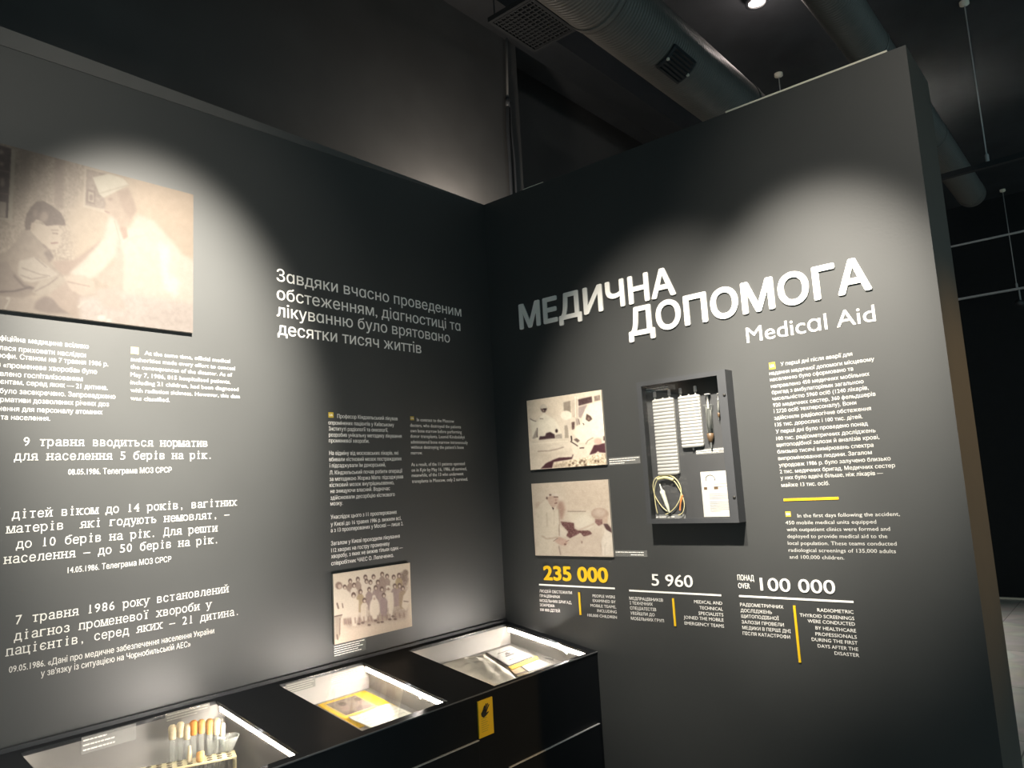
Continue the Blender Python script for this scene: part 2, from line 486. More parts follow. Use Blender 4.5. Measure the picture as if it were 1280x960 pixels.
# ------------------------------------------------------------------ painter for the printed photographs
class Paint:
    """small raster in photo-pixel coordinates; k samples per pixel"""
    def __init__(s, x0, y0, x1, y1, k, base):
        s.x0, s.y0, s.k = x0, y0, k
        s.W, s.H = int((x1 - x0) * k) + 2, int((y1 - y0) * k) + 2
        s.c = np.tile(np.array(base, float), (s.H, s.W, 1))
        s.gx, s.gy = np.meshgrid(np.arange(s.W) / k + x0, np.arange(s.H) / k + y0)
        s.t = (1, 0, 0)
    def crop(s, scale, ox, oy): s.t = (scale, ox, oy); return s
    def _p(s, pts): sc_, ox, oy = s.t; return [(x / sc_ + ox, y / sc_ + oy) for x, y in pts]
    def _blur(s, m, r):
        r = int(round(r * s.k))
        if r < 1: return m
        for _ in range(2):
            for ax in (0, 1):
                pad = [(0, 0), (0, 0)]; pad[ax] = (r + 1, r)
                c = np.cumsum(np.pad(m, pad, mode='edge'), axis=ax)
                n = m.shape[ax]
                hi = np.take(c, range(2 * r + 1, 2 * r + 1 + n), axis=ax); lo = np.take(c, range(0, n), axis=ax)
                m = (hi - lo) / (2 * r + 1)
        return m
    def _mix(s, m, col, a, blur, noise=0, cell=1.0):
        m = s._blur(m.astype(float), blur) * a
        col = np.array(col, float)
        if noise:
            n = s.fbm(cell)
            cc = col + noise * n[..., None]
        else: cc = col
        s.c = s.c * (1 - m[..., None]) + cc * m[..., None]
        return s
    def fbm(s, cell):
        out = np.zeros((s.H, s.W))
        for o, amp in ((1, 1.0), (0.5, 0.6)):
            st = max(1, int(cell * o * s.k))
            g = RNG.uniform(-1, 1, (s.H // st + 2, s.W // st + 2))
            out += amp * s._blur(np.kron(g, np.ones((st, st)))[:s.H, :s.W], cell * o * 0.3)
        return out
    def poly(s, pts, col, blur=0.4, a=1.0, noise=0, cell=1.0):
        pts = s._p(pts); m = np.zeros((s.H, s.W), bool); n = len(pts)
        for i in range(n):
            (xa, ya), (xb, yb) = pts[i], pts[(i + 1) % n]
            if ya == yb: continue
            cond = ((s.gy >= min(ya, yb)) & (s.gy < max(ya, yb)))
            m ^= cond & (s.gx < (xb - xa) * (s.gy - ya) / (yb - ya) + xa)
        return s._mix(m, col, a, blur, noise, cell)
    def ell(s, cx, cy, rx, ry, col, blur=0.4, a=1.0, ang=0, noise=0, cell=1.0):
        (cx, cy), = s._p([(cx, cy)]); rx /= s.t[0]; ry /= s.t[0]
        dx, dy = s.gx - cx, s.gy - cy; ca, sa = math.cos(ang), math.sin(ang)
        return s._mix(((dx * ca + dy * sa) / rx) ** 2 + ((-dx * sa + dy * ca) / ry) ** 2 < 1, col, a, blur, noise, cell)
    def line(s, pts, wd, col, blur=0.3, a=1.0):
        pts = s._p(pts); wd /= s.t[0]; m = np.zeros((s.H, s.W), bool)
        for (xa, ya), (xb, yb) in zip(pts, pts[1:]):
            L2 = (xb - xa) ** 2 + (yb - ya) ** 2 + 1e-9
            t = np.clip(((s.gx - xa) * (xb - xa) + (s.gy - ya) * (yb - ya)) / L2, 0, 1)
            m |= (s.gx - xa - t * (xb - xa)) ** 2 + (s.gy - ya - t * (yb - ya)) ** 2 < (wd / 2) ** 2
        return s._mix(m, col, a, blur)
    def grain(s, amp, cell=0.6): s.c = s.c + amp * s.fbm(cell)[..., None]; return s
    def sample(s, px, py):
        x = np.clip((px - s.x0) * s.k, 0, s.W - 1.001); y = np.clip((py - s.y0) * s.k, 0, s.H - 1.001)
        i, j = x.astype(int), y.astype(int); fx, fy = (x - i)[:, None], (y - j)[:, None]
        c = s.c
        return (c[j, i] * (1 - fx) + c[j, i + 1] * fx) * (1 - fy) + (c[j + 1, i] * (1 - fx) + c[j + 1, i + 1] * fx) * fy

def lin(c):
    c = np.clip(c / 255.0, 0, 1)
    return np.where(c <= 0.04045, c / 12.92, ((c + 0.055) / 1.055) ** 2.4)

def print_sheet(name, quad, nu, nv, paint, gain, parent, photo_quad=None):
    """the printed face: quad = 4 corners (top-left, top-right, bottom-right, bottom-left)"""
    tl, tr, br, bl = [np.asarray(p, float) for p in quad]
    U, V = np.meshgrid(np.linspace(0, 1, nu), np.linspace(0, 1, nv))
    U, V = U.ravel()[:, None], V.ravel()[:, None]
    P = (tl * (1 - U) + tr * U) * (1 - V) + (bl * (1 - U) + br * U) * V
    px, py = to_px(P)
    col = lin(paint.sample(px, py)) * gain
    F = [(j * nu + i, (j + 1) * nu + i, (j + 1) * nu + i + 1, j * nu + i + 1) for j in range(nv - 1) for i in range(nu - 1)]
    mb = MB(); mb.add(P, F)
    o = mb.build(name, M['photo'], parent)
    at_ = o.data.color_attributes.new('print', 'FLOAT_COLOR', 'POINT')
    at_.data.foreach_set('color', np.concatenate([col, np.ones((len(col), 1))], 1).ravel())
    return o

#@@SETTING
# ------------------------------------------------------------------ the setting
struct(MB().box((-7, -6, -0.1), (9, 1.2, 0.0)).build('floor', M['floor']))
struct(MB().box((-7, -6, 4.72), (9, 1.2, 4.85)).build('ceiling', M['ceil']))
struct(MB().box((-7, 0.0, 0.0), (0.0, 0.06, WALL_H)).build('wall_left', M['wall']))
mb = MB().box((-7, 0.35, 0.0), (float(at(652, 190, 1, 0.35)[0]), 0.45, 4.72))
struct(mb.build('wall_back', M['back']))
struct(MB().box((0.8, 0.72, 0.0), (7.6, 0.82, 4.72)).build('wall_recess', M['back']))
PE = -2.062
mb = MB().box((0.0, PE, 0.0), (0.36, 0.06, WALL_H))
o = struct(mb.build('wall_right', [M['wall'], M['reveal']]))
for p in o.data.polygons:
    if p.normal.y < -0.5: p.material_index = 1
struct(MB().box((7.6, -6, 0.0), (7.7, 1.2, 4.72)).build('wall_far', M['far']))
struct(MB().box((7.575, -6, 0.0), (7.6, 0.62, 0.02)).build('baseboard_far', M['trim_lit_edge']))
# cream strips painting light caught on the title partition's upper edge
e0, e1 = -1.372, -2.0
struct(MB().box((-0.001, e1, WALL_H), (0.02, e0, WALL_H + 0.007)).build('painted_lit_edge_1', M['trim_lit_edge']))
struct(MB().box((-0.001, -0.40, WALL_H), (0.01, -0.27, WALL_H + 0.003)).build('painted_lit_edge_2', M['trim_lit_edge']))
# tapering paler strip painting a sliver of light along the panel's upper edge
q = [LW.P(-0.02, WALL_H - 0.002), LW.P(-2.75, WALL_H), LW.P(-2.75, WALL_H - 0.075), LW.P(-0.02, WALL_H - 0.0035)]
struct(MB().prism(q, LW.n * 0.002).build('painted_light_sliver', M['sliver_pipe']))
#@@TEXT
# ------------------------------------------------------------------ lettering, text wall
paragraph('wall_text_block', 'paragraph', LW, 'white bold Ukrainian paragraph cut by the left frame edge, under the large photo', [
    ('У цей час офіційна медицина всіляко', None, (110.7, 436)), ('намагалася приховати наслідки', None, (107, 446.7)),
    ('катастрофи. Станом на 7 травня 1986 р.', None, (135, 458)), ('діагноз «променева хвороба» було', None, (121, 467.5)),
    ('встановлено госпіталізованим', None, (103, 476.5)), ('815 пацієнтам, серед яких — 21 дитина.', None, (134.5, 487.5)),
    ('Це все було засекречено. Запроваджено', None, (144, 498.5)), ('нові нормативи дозволених річних доз', None, (136, 508)),
    ('опромінення для персоналу атомних', None, (128, 518)), ('станцій та населення.', None, (62.5, 526))], k=0.80, offset=0.006)
paragraph('wall_text_block', 'paragraph', LW, 'white English paragraph beginning At the same time, right of the bold Ukrainian one', [
    ('At the same time, official medical', (180.7, 443.7), (287.5, 453.7)), ('authorities made every effort to conceal', (163.3, 451.7), (293.7, 462.5)),
    ('the consequences of the disaster. As of', (163, 461), (290, 470.7)), ('May 7, 1986, 815 hospitalised patients,', (163, 470.7), (288, 479.5)),
    ('including 21 children, had been diagnosed', (163, 480.5), (298, 488.7)), ('with radiation sickness. However, this data', (163, 490.5), (300, 497.5)),
    ('was classified.', (163, 500), (212, 502.5))], k=0.77, tagbox=((163.5, 433.5), (173, 443)), tagtext='EN', offset=0.0, tagmat=M['sand'])

def quote(label, lines, src, size):
    t = thing('typewriter_quote', label, 'wall text', LW.px(*src[-1][2]), None)
    for body, a, b in lines:
        mb = MB(); mono_line(mb, LW, body, a, b, size)
        mb.build('quote_line', M['white_dim'], t)
    mb = MB()
    for body, a, b in src: put_line(mb, LW, body, a, b, size * 0.68, offset=0.005)
    o = mb.build('source_line', M['white_dim'], t); o['label'] = 'smaller sans serif source line'
quote('white typewriter quote of two lines about 5 rem, topmost of three', [
    ('9 травня вводиться норматив', (28, 557), (260, 558.7)), ('для населення 5 берів на рік.', (17, 575), (266, 574))],
    [('08.05.1986. Телеграма МОЗ СРСР', (85, 593), (214.5, 591))], 0.0375)
quote('white typewriter quote of four lines about children, middle of three', [
    ('дітей віком до 14 років, вагітних', (14.5, 648.7), (296, 632)), ('матерів  які годують немовлят, —', (8, 666), (287, 647.6)),
    ('до 10 берів на рік. Для решти', (19.5, 685), (272, 665)), ('населення — до 50 берів на рік.', (4, 703.7), (274, 680))],
    [('14.05.1986. Телеграма МОЗ СРСР', (84.5, 716), (214, 702.5))], 0.0375)
quote('white typewriter quote of three lines dated 7 May 1986, lowest of three', [
    ('7 травня 1986 року встановлений', (18, 780), (286, 741)), ('діагноз променевої хвороби у', (17, 800), (264.5, 761)),
    ('пацієнтів, серед яких — 21 дитина.', (6.5, 819), (300, 769.5))],
    [('09.05.1986. «Дані про медичне забезпечення населення України', (11, 840), (267.5, 792.5)), ("у зв'язку із ситуацією на Чорнобильській АЕС»", (51, 845), (238, 808.7))], 0.0375)

t = thing('wall_heading', 'large white four line Ukrainian heading on the text wall near the corner', 'wall text', LW.px(347, 420))
mb = MB()
HL = [('Завдяки вчасно проведеним', (345.7, 350.7), (576.7, 396)), ('обстеженням, діагностиці та', (346, 375), (575.5, 413)),
      ('лікуванню було врятовано', (346, 394.5), (562.5, 429)), ('десятки тисяч життів', (347.0, 418), (526.7, 441.7))]
for b_, p0, p1 in HL: put_line(mb, LW, b_, p0, p1, 0.070, res=4, offset=0.006, oneA=True)
mb.build('heading_lettering', M['white'], t)

paragraph('wall_text_block', 'paragraph', LW, 'narrow white Ukrainian text column of many lines above the small group photo', [
    ('Професор Кіндзельський лікував', (421.6, 522), (497, 526)), ('опромінених пацієнтів у Київському', (410.4, 530.4), (492.5, 533.4)),
    ('Інституті радіології та онкології,', (411, 538), (485, 540)), ('розробив унікальну методику лікування', (411, 546), (502, 547)),
    ('променевої хвороби.', (411, 552.5), (461.5, 554)), ('На відміну від московських лікарів, які', (411.5, 568), (498, 569)),
    ('вбивали кістковий мозок постраждалих', (411.5, 576), (502, 576)), ('і підсаджували їм донорський,', (412, 584), (482, 583.4)),
    ('Л. Кіндзельський почав робити операції', (412, 593), (503, 591)), ('за методикою Жоржа Мате: підсаджував', (412, 600.7), (504, 598.4)),
    ('кістковий мозок внутрішньовенно,', (412, 608.7), (492.5, 605.4)), ('не знищуючи власний. Водночас', (413, 616), (487.4, 613)),
    ('здійснювали десорбцію кісткового', (413, 624.7), (493.4, 620)), ('мозку.', (413, 632), (428.4, 631)),
    ('Унаслідок цього з 11 прооперованих', (413.4, 649), (496, 642)), ('у Києві до 16 травня 1986 р. вижили всі,', (413.4, 657), (501.5, 650.5)),
    ('а з 13 прооперованих у Москві — лише 2.', (413.4, 665), (504, 657)), ('Загалом у Києві проходили лікування', (413.7, 681.5), (499.6, 672.5)),
    ('112 хворих на гостру променеву', (414, 690), (487, 682)), ('хворобу, з яких не вижив тільки один —', (414, 698.4), (503.4, 686)),
    ('співробітник ЧАЕС О. Лелеченко.', (414, 707), (492, 696))], k=0.86, tagbox=((410.4, 515.2), (416.8, 522.2)), tagtext='UA', offset=0.009, m=M['white'])
paragraph('wall_text_block', 'paragraph', LW, 'narrow white English text column nearest the corner of the room', [
    ('In contrast to the Moscow', (521, 527), (567.5, 528)), ('doctors, who destroyed the patients', (512.7, 534), (576, 535)),
    ('own bone marrow before performing', (513, 540.7), (577, 541.6)), ('donor transplants, Leonid Kindzelskyi', (513, 547.4), (580.6, 548)),
    ('administered bone marrow intravenously', (513.5, 554.4), (584.7, 555)), ("without destroying the patient's bone", (513.7, 561), (579.7, 561)),
    ('marrow.', (513.7, 568), (528, 568)), ('As a result, of the 11 patients operated', (514, 582.5), (581, 581.5)),
    ('on in Kyiv by May 16, 1986, all survived,', (514.4, 589.4), (583.4, 588)), ('meanwhile, of the 13 who underwent', (514.6, 596), (579.3, 594.3)),
    ('transplants in Moscow, only 2 survived.', (515, 603.7), (584.7, 600.7))], k=0.86, tagbox=((512.7, 520.4), (517.4, 525.4)), tagtext='EN', offset=0.006, m=M['white'])

# ------------------------------------------------------------------ lettering, title wall
t = thing('wall_title', 'big white raised two line title with English subtitle on the partition', 'wall text', RW.px(934, 428.6))
mb = MB(); put_line(mb, RW, 'МЕДИЧНА', (650.5, 411.4), (845.5, 366.7), 0.166, depth=0.006, res=5, offset=0.026)
mb.build('upper_title_word', M['white'], t)
mb = MB(); put_line(mb, RW, 'ДОПОМОГА', (787.0, 419), (1091, 362), 0.166, depth=0.006, res=5, offset=0.026)
mb.build('lower_title_word', M['white'], t)
mb = MB(); put_line(mb, RW, 'Medical Aid', (934, 428.6), (1095, 401), 0.088, depth=0.0015, res=5, offset=0.0, oneA=True)
mb.build('subtitle', M['white'], t)

t = paragraph('wall_text_block', 'paragraph', RW, 'long white Ukrainian paragraph under the English subtitle, above the yellow rule', [
    ('У перші дні після аварії для', (976, 457), (1065.6, 445)), ('надання медичної допомоги місцевому', (962, 469), (1093, 451)),
    ('населенню було сформовано та', (962.8, 477), (1066.5, 463)), ('направлено 450 медичних мобільних', (964, 484.7), (1087, 470)),
    ('бригад з амбулаторіями загальною', (965, 492.5), (1079.7, 479.4)), ('чисельністю 5960 осіб (1240 лікарів,', (965.6, 500.6), (1086, 487)),
    ('920 медичних сестер, 360 фельдшерів', (966.6, 508.4), (1094.7, 495)), ('і 2720 осіб техперсоналу). Вони', (967.5, 516), (1070.6, 506)),
    ('здійснили радіологічне обстеження', (968, 524.7), (1089, 512.8)), ('135 тис. дорослих і 100 тис. дітей.', (969, 533), (1078.4, 523)),
    ('У перші дні було проведено понад', (970, 541), (1085, 532.5)), ('100 тис. радіометричних досліджень', (970.6, 549.7), (1094.7, 541)),
    ('щитоподібної залози й аналізів крові,', (971, 558), (1099.4, 549)), ('близько тисячі вимірювань спектра', (972, 567), (1092, 558.4)),
    ('випромінювання людини. Загалом', (973, 575), (1090, 568)), ('упродовж 1986 р. було залучено близько', (974, 584), (1113.4, 575)),
    ('2 тис. медичних бригад. Медичних сестер', (975, 592), (1119, 584)), ('у них було вдвічі більше, ніж лікарів —', (976, 600), (1104, 593)),
    ('майже 13 тис. осіб.', (977, 608.4), (1037, 606.6))], k=0.80, tagbox=((961, 453.5), (969.7, 461)), tagtext='UA', offset=0.007)
a, b = RW.uv(RW.px(979.7, 624.7)), RW.uv(RW.px(1048.4, 622.8)); zz = (a[1] + b[1]) / 2
q, n_ = board(RW, (a[0], zz - 0.0045), (b[0], zz + 0.0045), 0, 0.002)
tag(MB().prism(q, n_).build('yellow_rule', M['yellow']), 'horizontal yellow rule between the long Ukrainian paragraph and its English one', 'rule')
paragraph('wall_text_block', 'paragraph', RW, 'white English paragraph below the yellow rule on the partition', [
    ('In the first days following the accident,', (997, 646), (1125, 645.6)), ('450 mobile medical units equipped', (982, 655), (1095.6, 655)),
    ('with outpatient clinics were formed and', (983.7, 663.7), (1112.8, 663.7)), ('deployed to provide medical aid to the', (984.4, 672.5), (1109.4, 672.5)),
    ('local population. These teams conducted', (985, 681), (1121, 682)), ('radiological screenings of 135,000 adults', (986, 690), (1120, 691)),
    ('and 100,000 children.', (987, 698), (1055.6, 699.7))], k=0.78, tagbox=((981.6, 639.3), (989, 645.8)), tagtext='EN', offset=0.0)

def stat(label, num, num_m, numoff, nsize, rule, ua, bar, en, extra=()):
    t = thing('statistic', label, 'wall text', RW.px(*rule[0]), 'figures along the lower partition')
    mb = MB(); put_line(mb, RW, num[0], num[1], num[2], nsize, depth=0.003, res=4, offset=numoff)
    o = mb.build('number', num_m, t)
    if num_m is M['yellow']: o['label'] = 'bold yellow number'
    a, b = RW.uv(RW.px(*rule[0])), RW.uv(RW.px(*rule[1])); zz = (a[1] + b[1]) / 2
    q, n_ = board(RW, (a[0], zz - 0.0035), (b[0], zz + 0.0035), 0, 0.0015)
    MB().prism(q, n_).build('underline', M['white'], t)
    a, b = RW.uv(RW.px(*bar[0])), RW.uv(RW.px(*bar[1])); uu = (a[0] + b[0]) / 2
    q, n_ = board(RW, (uu - 0.0045, b[1]), (uu + 0.0045, a[1]), 0, 0.004)
    o = MB().prism(q, n_).build('divider', M['yellow'], t); o['label'] = 'yellow vertical divider'
    for nm, ls in (('ukrainian_lines', ua), ('english_lines', en)):
        mb = MB(); s_ = med_gap(RW, ls) * 0.80
        for l in ls: put_line(mb, RW, *l, s_, offset=0.0)
        mb.build(nm, M['white'], t)
    if extra:
        mb = MB()
        for l in extra: put_line(mb, RW, *l, 0.030, offset=0.006)
        mb.build('prefix_lines', M['white'], t)
stat('yellow figure 235 000 with two small text columns, leftmost of the figures', ('235 000', (680, 723.7), (761, 728.4)), M['yellow'], 0.030, 0.090,
     ((674, 730), (768.7, 736.3)),
     [('ЛЮДЕЙ ОБСТЕЖИЛИ', (674.6, 740.6), (715, 742.4)), ('ПРАЦІВНИКИ', (675, 746.6), (699.7, 747.5)), ('МОБІЛЬНИХ БРИГАД,', (675, 752.2), (714.7, 755)),
      ('ЗОКРЕМА', (675, 757.8), (693.4, 759)), ('100 000 ДІТЕЙ', (675.4, 763.8), (700, 765.3))],
     ((724.3, 740.4), (726, 768.5)),
     [('PEOPLE WERE', (741, 746.6), (769, 747.9)), ('EXAMINED BY', (741.2, 752.7), (769.7, 753.7)), ('MOBILE TEAMS,', (738.4, 758.7), (770.2, 760.2)),
      ('INCLUDING', (746.8, 765), (771, 766.6)), ('100,000 CHILDREN', (734.6, 771), (771.2, 772.8))])
stat('white figure 5 960 with two small text columns, middle of the figures', ('5 960', (815.3, 731.6), (866.8, 734.4)), M['white'], 0.006, 0.070,
     ((786.6, 738), (901.6, 744.3)),
     [('МЕДПРАЦІВНИКІВ', (787, 749.8), (828.8, 751.8)), ('І ТЕХНІЧНИХ', (787.5, 755.6), (816, 756.9)), ('СПЕЦІАЛІСТІВ', (787.9, 762), (820.3, 763.6)),
      ('УВІЙШЛИ ДО', (788.4, 768.5), (818.4, 770)), ('МОБІЛЬНИХ ГРУП', (789, 775), (830, 777.5))],
     ((841.5, 747.9), (844.7, 782.6)),
     [('MEDICAL AND', (867.8, 754), (903, 756)), ('TECHNICAL', (874.7, 762), (903.8, 763)), ('SPECIALISTS', (873.4, 768.5), (904.4, 770.4)),
      ('JOINED THE MOBILE', (855, 773.7), (904.7, 776.7)), ('EMERGENCY TEAMS', (856, 781.2), (905.3, 784.2))])
stat('white figure 100 000 with a long yellow divider, rightmost of the figures', ('100 000', (951.2, 738), (1045, 742.4)), M['white'], 0.006, 0.070,
     ((924, 745), (1067, 752.4)),
     [('РАДІОМЕТРИЧНИХ', (925.4, 757.8), (979.4, 760.6)), ('ДОСЛІДЖЕНЬ', (926, 765.3), (965, 767)), ('ЩИТОПОДІБНОЇ', (927, 772.4), (973.7, 774.7)),
      ('ЗАЛОЗИ ПРОВЕЛИ', (927.4, 779.4), (980, 783)), ('МЕДИКИ В ПЕРШІ ДНІ', (928.2, 786.5), (988.7, 791)), ('ПІСЛЯ КАТАСТРОФИ', (928.7, 793.8), (987.8, 798))],
     ((992.9, 756.9), (1000.5, 828)),
     [('RADIOMETRIC', (1022, 765.3), (1067, 766.3)), ('THYROID SCREENINGS', (1000, 771.9), (1068, 774)), ('WERE CONDUCTED', (1010, 778.4), (1069, 782)),
      ('BY HEALTHCARE', (1019.7, 787.4), (1070.3, 790)), ('PROFESSIONALS', (1019.7, 795), (1071.2, 797.8)), ('DURING THE FIRST', (1015, 802), (1072.2, 805)),
      ('DAYS AFTER THE', (1022.5, 810), (1073, 813)), ('DISASTER', (1043.5, 818.8), (1074.4, 821))],
     extra=[('ПОНАД', (922.2, 725), (942.8, 726.3)), ('OVER', (923, 735.3), (937.7, 735.7))])
#@@PHOTOS
# ------------------------------------------------------------------ printed photographs
def photo(name_label, fr, u0, z0, u1, z1, thick, paint, gain, nu, nv):
    t = thing('printed_photograph', name_label, 'photograph', fr.P((u0 + u1) / 2, z0))
    q, n_ = board(fr, (u0, z0), (u1, z1), 0.0, thick)
    MB().prism(q, n_).build('mounting_board', M['photoside'], t)
    d = thick + 0.0006
    print_sheet('print', [fr.P(u0, z1, d), fr.P(u1, z1, d), fr.P(u1, z0, d), fr.P(u0, z0, d)], nu, nv, paint, gain, t)
    return t

# large photo: boy and nurse
p = Paint(-110, 120, 244, 422, 2, (208, 190, 172))
p.poly([(-110, 120), (118, 120), (118, 330), (-110, 330)], (205, 186, 168), 2, 1, noise=20, cell=2.4)
for x in (27, 52, 92): p.poly([(x - 5, 170), (x + 7, 170), (x + 5, 262), (x - 7, 262)], (178, 158, 144), 1.2, 0.30, noise=22, cell=2.0)
p.poly([(69, 196), (81, 200), (79, 262), (68, 258)], (168, 145, 132), 1.5, 0.6)
p.poly([(28, 186), (40, 190), (38, 240), (27, 240)], (180, 160, 146), 1.5, 0.5)
p.poly([(105, 235), (245, 200), (245, 330), (95, 330), (84, 270)], (219, 198, 176), 6, 1)
p.poly([(165, 225), (245, 240), (245, 290), (200, 280), (168, 262)], (232, 208, 184), 8, 1)
p.poly([(-110, 150), (14.5, 186), (10, 273), (-110, 250)], (98, 72, 70), 0.4, noise=10, cell=4)
p.poly([(14.5, 186), (19.5, 187), (15, 276), (-110, 262), (-110, 254), (10, 273)], (228, 214, 194), 0.4)
for (x, y, rx, ry) in ((2, 205, 3, 2.2), (3, 228, 3, 6), (1, 190, 4, 3)): p.ell(x, y, rx, ry, (205, 185, 170), 0.8, 0.8)
p.poly([(-20, 248), (8, 253), (7, 272), (-20, 268)], (205, 188, 172), 0.5)
p.line([(0, 213), (11, 215)], 1.5, (150, 125, 118)); p.line([(-20, 238), (10, 243)], 1.6, (150, 122, 115))
# framed picture behind the nurse
p.poly([(106.5, 208), (127, 214), (140, 226), (140, 268), (104.5, 258)], (226, 208, 188), 0.4)
p.poly([(108, 211), (140, 219), (140, 264), (106.5, 256)], (188, 168, 154), 0.5, noise=14, cell=3)
p.poly([(108.5, 236), (119.5, 239), (118.5, 256), (107.5, 253)], (160, 136, 124), 0.4)
p.poly([(110.5, 239), (117.5, 241), (117, 253.5), (110, 251)], (212, 194, 176), 0.5); p.ell(114, 247, 2.4, 4, (165, 142, 130), 0.5)
p.line([(106.5, 209), (104.5, 258), (133, 266)], 1.0, (232, 216, 196), 0.3)
p.poly([(66, 326), (92, 325), (112, 312), (128, 298), (110, 332), (86, 344), (70, 342)], (192, 166, 150), 1.6)
# boy
p.poly([(-10, 322), (12, 312), (30, 288), (38, 286), (52, 300), (60, 316), (64, 330), (80, 345), (70, 366), (20, 372), (-10, 368)], (186, 167, 151), 0.9, noise=7, cell=5)
p.poly([(-10, 330), (8, 326), (22, 346), (44, 362), (30, 374), (-10, 368)], (168, 149, 136), 1.0)
p.poly([(40, 277), (53, 281), (72, 282), (79, 289), (75, 295.5), (77.5, 302), (72, 308.5), (64, 312), (57, 308), (48, 299), (40, 291), (37, 285)], (222, 203, 184), 0.7)
p.poly([(45, 252.5), (54, 251), (66, 258), (76, 266), (81, 275), (82, 282), (70, 281), (58, 282.5), (52, 276), (45, 274), (41, 280), (38, 287), (32, 288), (31, 279), (33, 268), (39, 259)], (124, 99, 87), 0.7, noise=9, cell=2)
p.ell(55, 271, 5, 7, (186, 164, 148), 1.4, 0.8, 0.4); p.ell(44, 266, 3, 5, (176, 152, 138), 1.2, 0.6)
p.ell(41, 283, 2.6, 5, (214, 192, 172), 0.6); p.line([(66, 291.5), (72, 292)], 1.2, (140, 112, 98), 0.5); p.line([(64, 287.5), (73, 288)], 1.0, (160, 134, 120), 0.5)
p.line([(64, 304), (72, 303.5)], 1.6, (160, 118, 108), 0.5); p.line([(54, 306), (62, 314), (66, 322)], 2, (140, 116, 106), 0.8)
p.poly([(60, 312), (67, 322), (62, 328), (55, 316)], (128, 106, 98), 1.0, 0.7)
p.poly([(24, 326), (44, 321), (62, 334), (74, 343), (62, 349), (40, 353), (29, 351), (22, 342)], (216, 201, 186), 0.9)
for L in (((28, 335), (50, 343), (62, 345)), ((44, 322), (58, 334)), ((26, 344), (40, 349), (58, 346))): p.line(L, 1.2, (160, 142, 130), 0.6, 0.8)
p.line([(18, 345), (30, 358), (44, 361)], 2.6, (120, 98, 90), 0.9)
p.line([(-10, 365), (18, 364), (38, 359)], 2.2, (112, 90, 84), 0.7)
p.poly([(40, 364), (50, 351), (76, 345), (84, 350), (64, 366), (50, 371)], (204, 188, 172), 0.8); p.line([(44, 364), (60, 356), (72, 347)], 1.3, (150, 130, 120), 0.6)
p.poly([(-10, 370), (40, 372), (62, 384), (110, 394), (120, 402), (-10, 402)], (196, 178, 164), 2)
p.poly([(46, 376), (56, 370), (72, 374), (92, 392), (60, 392), (42, 386)], (156, 136, 126), 1.4)
p.poly([(62, 368), (84, 352), (104, 366), (112, 386), (96, 398), (74, 384)], (200, 178, 163), 1.2)
p.line([(6, 386), (12, 375)], 1.8, (232, 220, 205), 0.5); p.ell(10, 373, 3, 1.6, (228, 214, 200), 0.5)
# nurse
p.poly([(130, 246), (144, 238), (160, 234), (166, 248), (171, 262), (165, 275), (158, 284), (150, 287), (141, 274), (131, 264), (132, 254)], (212, 189, 170), 1.0)
p.poly([(146, 240), (161, 236), (167, 250), (170, 264), (163, 274), (154, 262), (150, 250)], (196, 170, 152), 1.6, 0.8)
p.ell(138, 249, 3, 2, (170, 142, 126), 1.0, 0.7); p.line([(131, 264), (137, 266)], 1.4, (185, 150, 136), 0.6)
p.poly([(116, 222), (136, 217), (154, 223), (161, 231), (130, 247), (124.5, 243)], (240, 230, 210), 0.5); p.line([(124, 242), (161, 231)], 1.0, (200, 184, 166), 0.5)
p.poly([(138, 268), (146, 276), (152, 292), (163, 284), (172, 268), (192, 276), (214, 300), (228, 318), (246, 328), (246, 400), (160, 400), (150, 372), (152, 344), (146, 318), (122, 345), (108, 350), (86, 342), (108, 322), (130, 298), (134, 280)], (238, 224, 210), 2.2)
p.poly([(148, 290), (155, 322), (153, 366), (120, 350), (142, 330)], (222, 202, 187), 2.0)
p.poly([(150, 284), (158, 284), (160, 296), (154, 300)], (206, 176, 158), 1.2)
p.line([(143, 276), (150, 300), (148, 322)], 1.2, (214, 198, 182), 0.6); p.line([(150, 308), (168, 296), (184, 294)], 1.3, (226, 212, 196), 0.8)
p.poly([(198, 300), (214, 312), (210, 340), (226, 352), (220, 372), (204, 360)], (250, 242, 232), 2.5)
p.poly([(80, 346), (104, 344), (118, 352), (120, 366), (104, 370), (88, 362)], (226, 206, 190), 1.2); p.line([(84, 352), (112, 358)], 1.2, (190, 166, 152), 0.7)
p.poly([(100, 372), (150, 366), (244, 380), (244, 422), (100, 400)], (226, 211, 203), 3, noise=7, cell=4)
p.poly([(118, 362), (150, 358), (158, 388), (128, 384)], (222, 204, 192), 2); p.line([(98, 384), (104, 378), (110, 376)], 2.2, (238, 226, 214), 0.8)
p.ell(127, 397, 5, 3.4, (250, 245, 238), 0.8); p.ell(136, 401, 3, 2.4, (248, 242, 235), 0.8)
p.grain(4, 0.8); p.grain(5, 5)
photo('large sepia print of a white capped nurse bending over a seated child', LW, -2.56, 2.203, -1.612, 2.716, 0.012, p, 0.092, 330, 180)

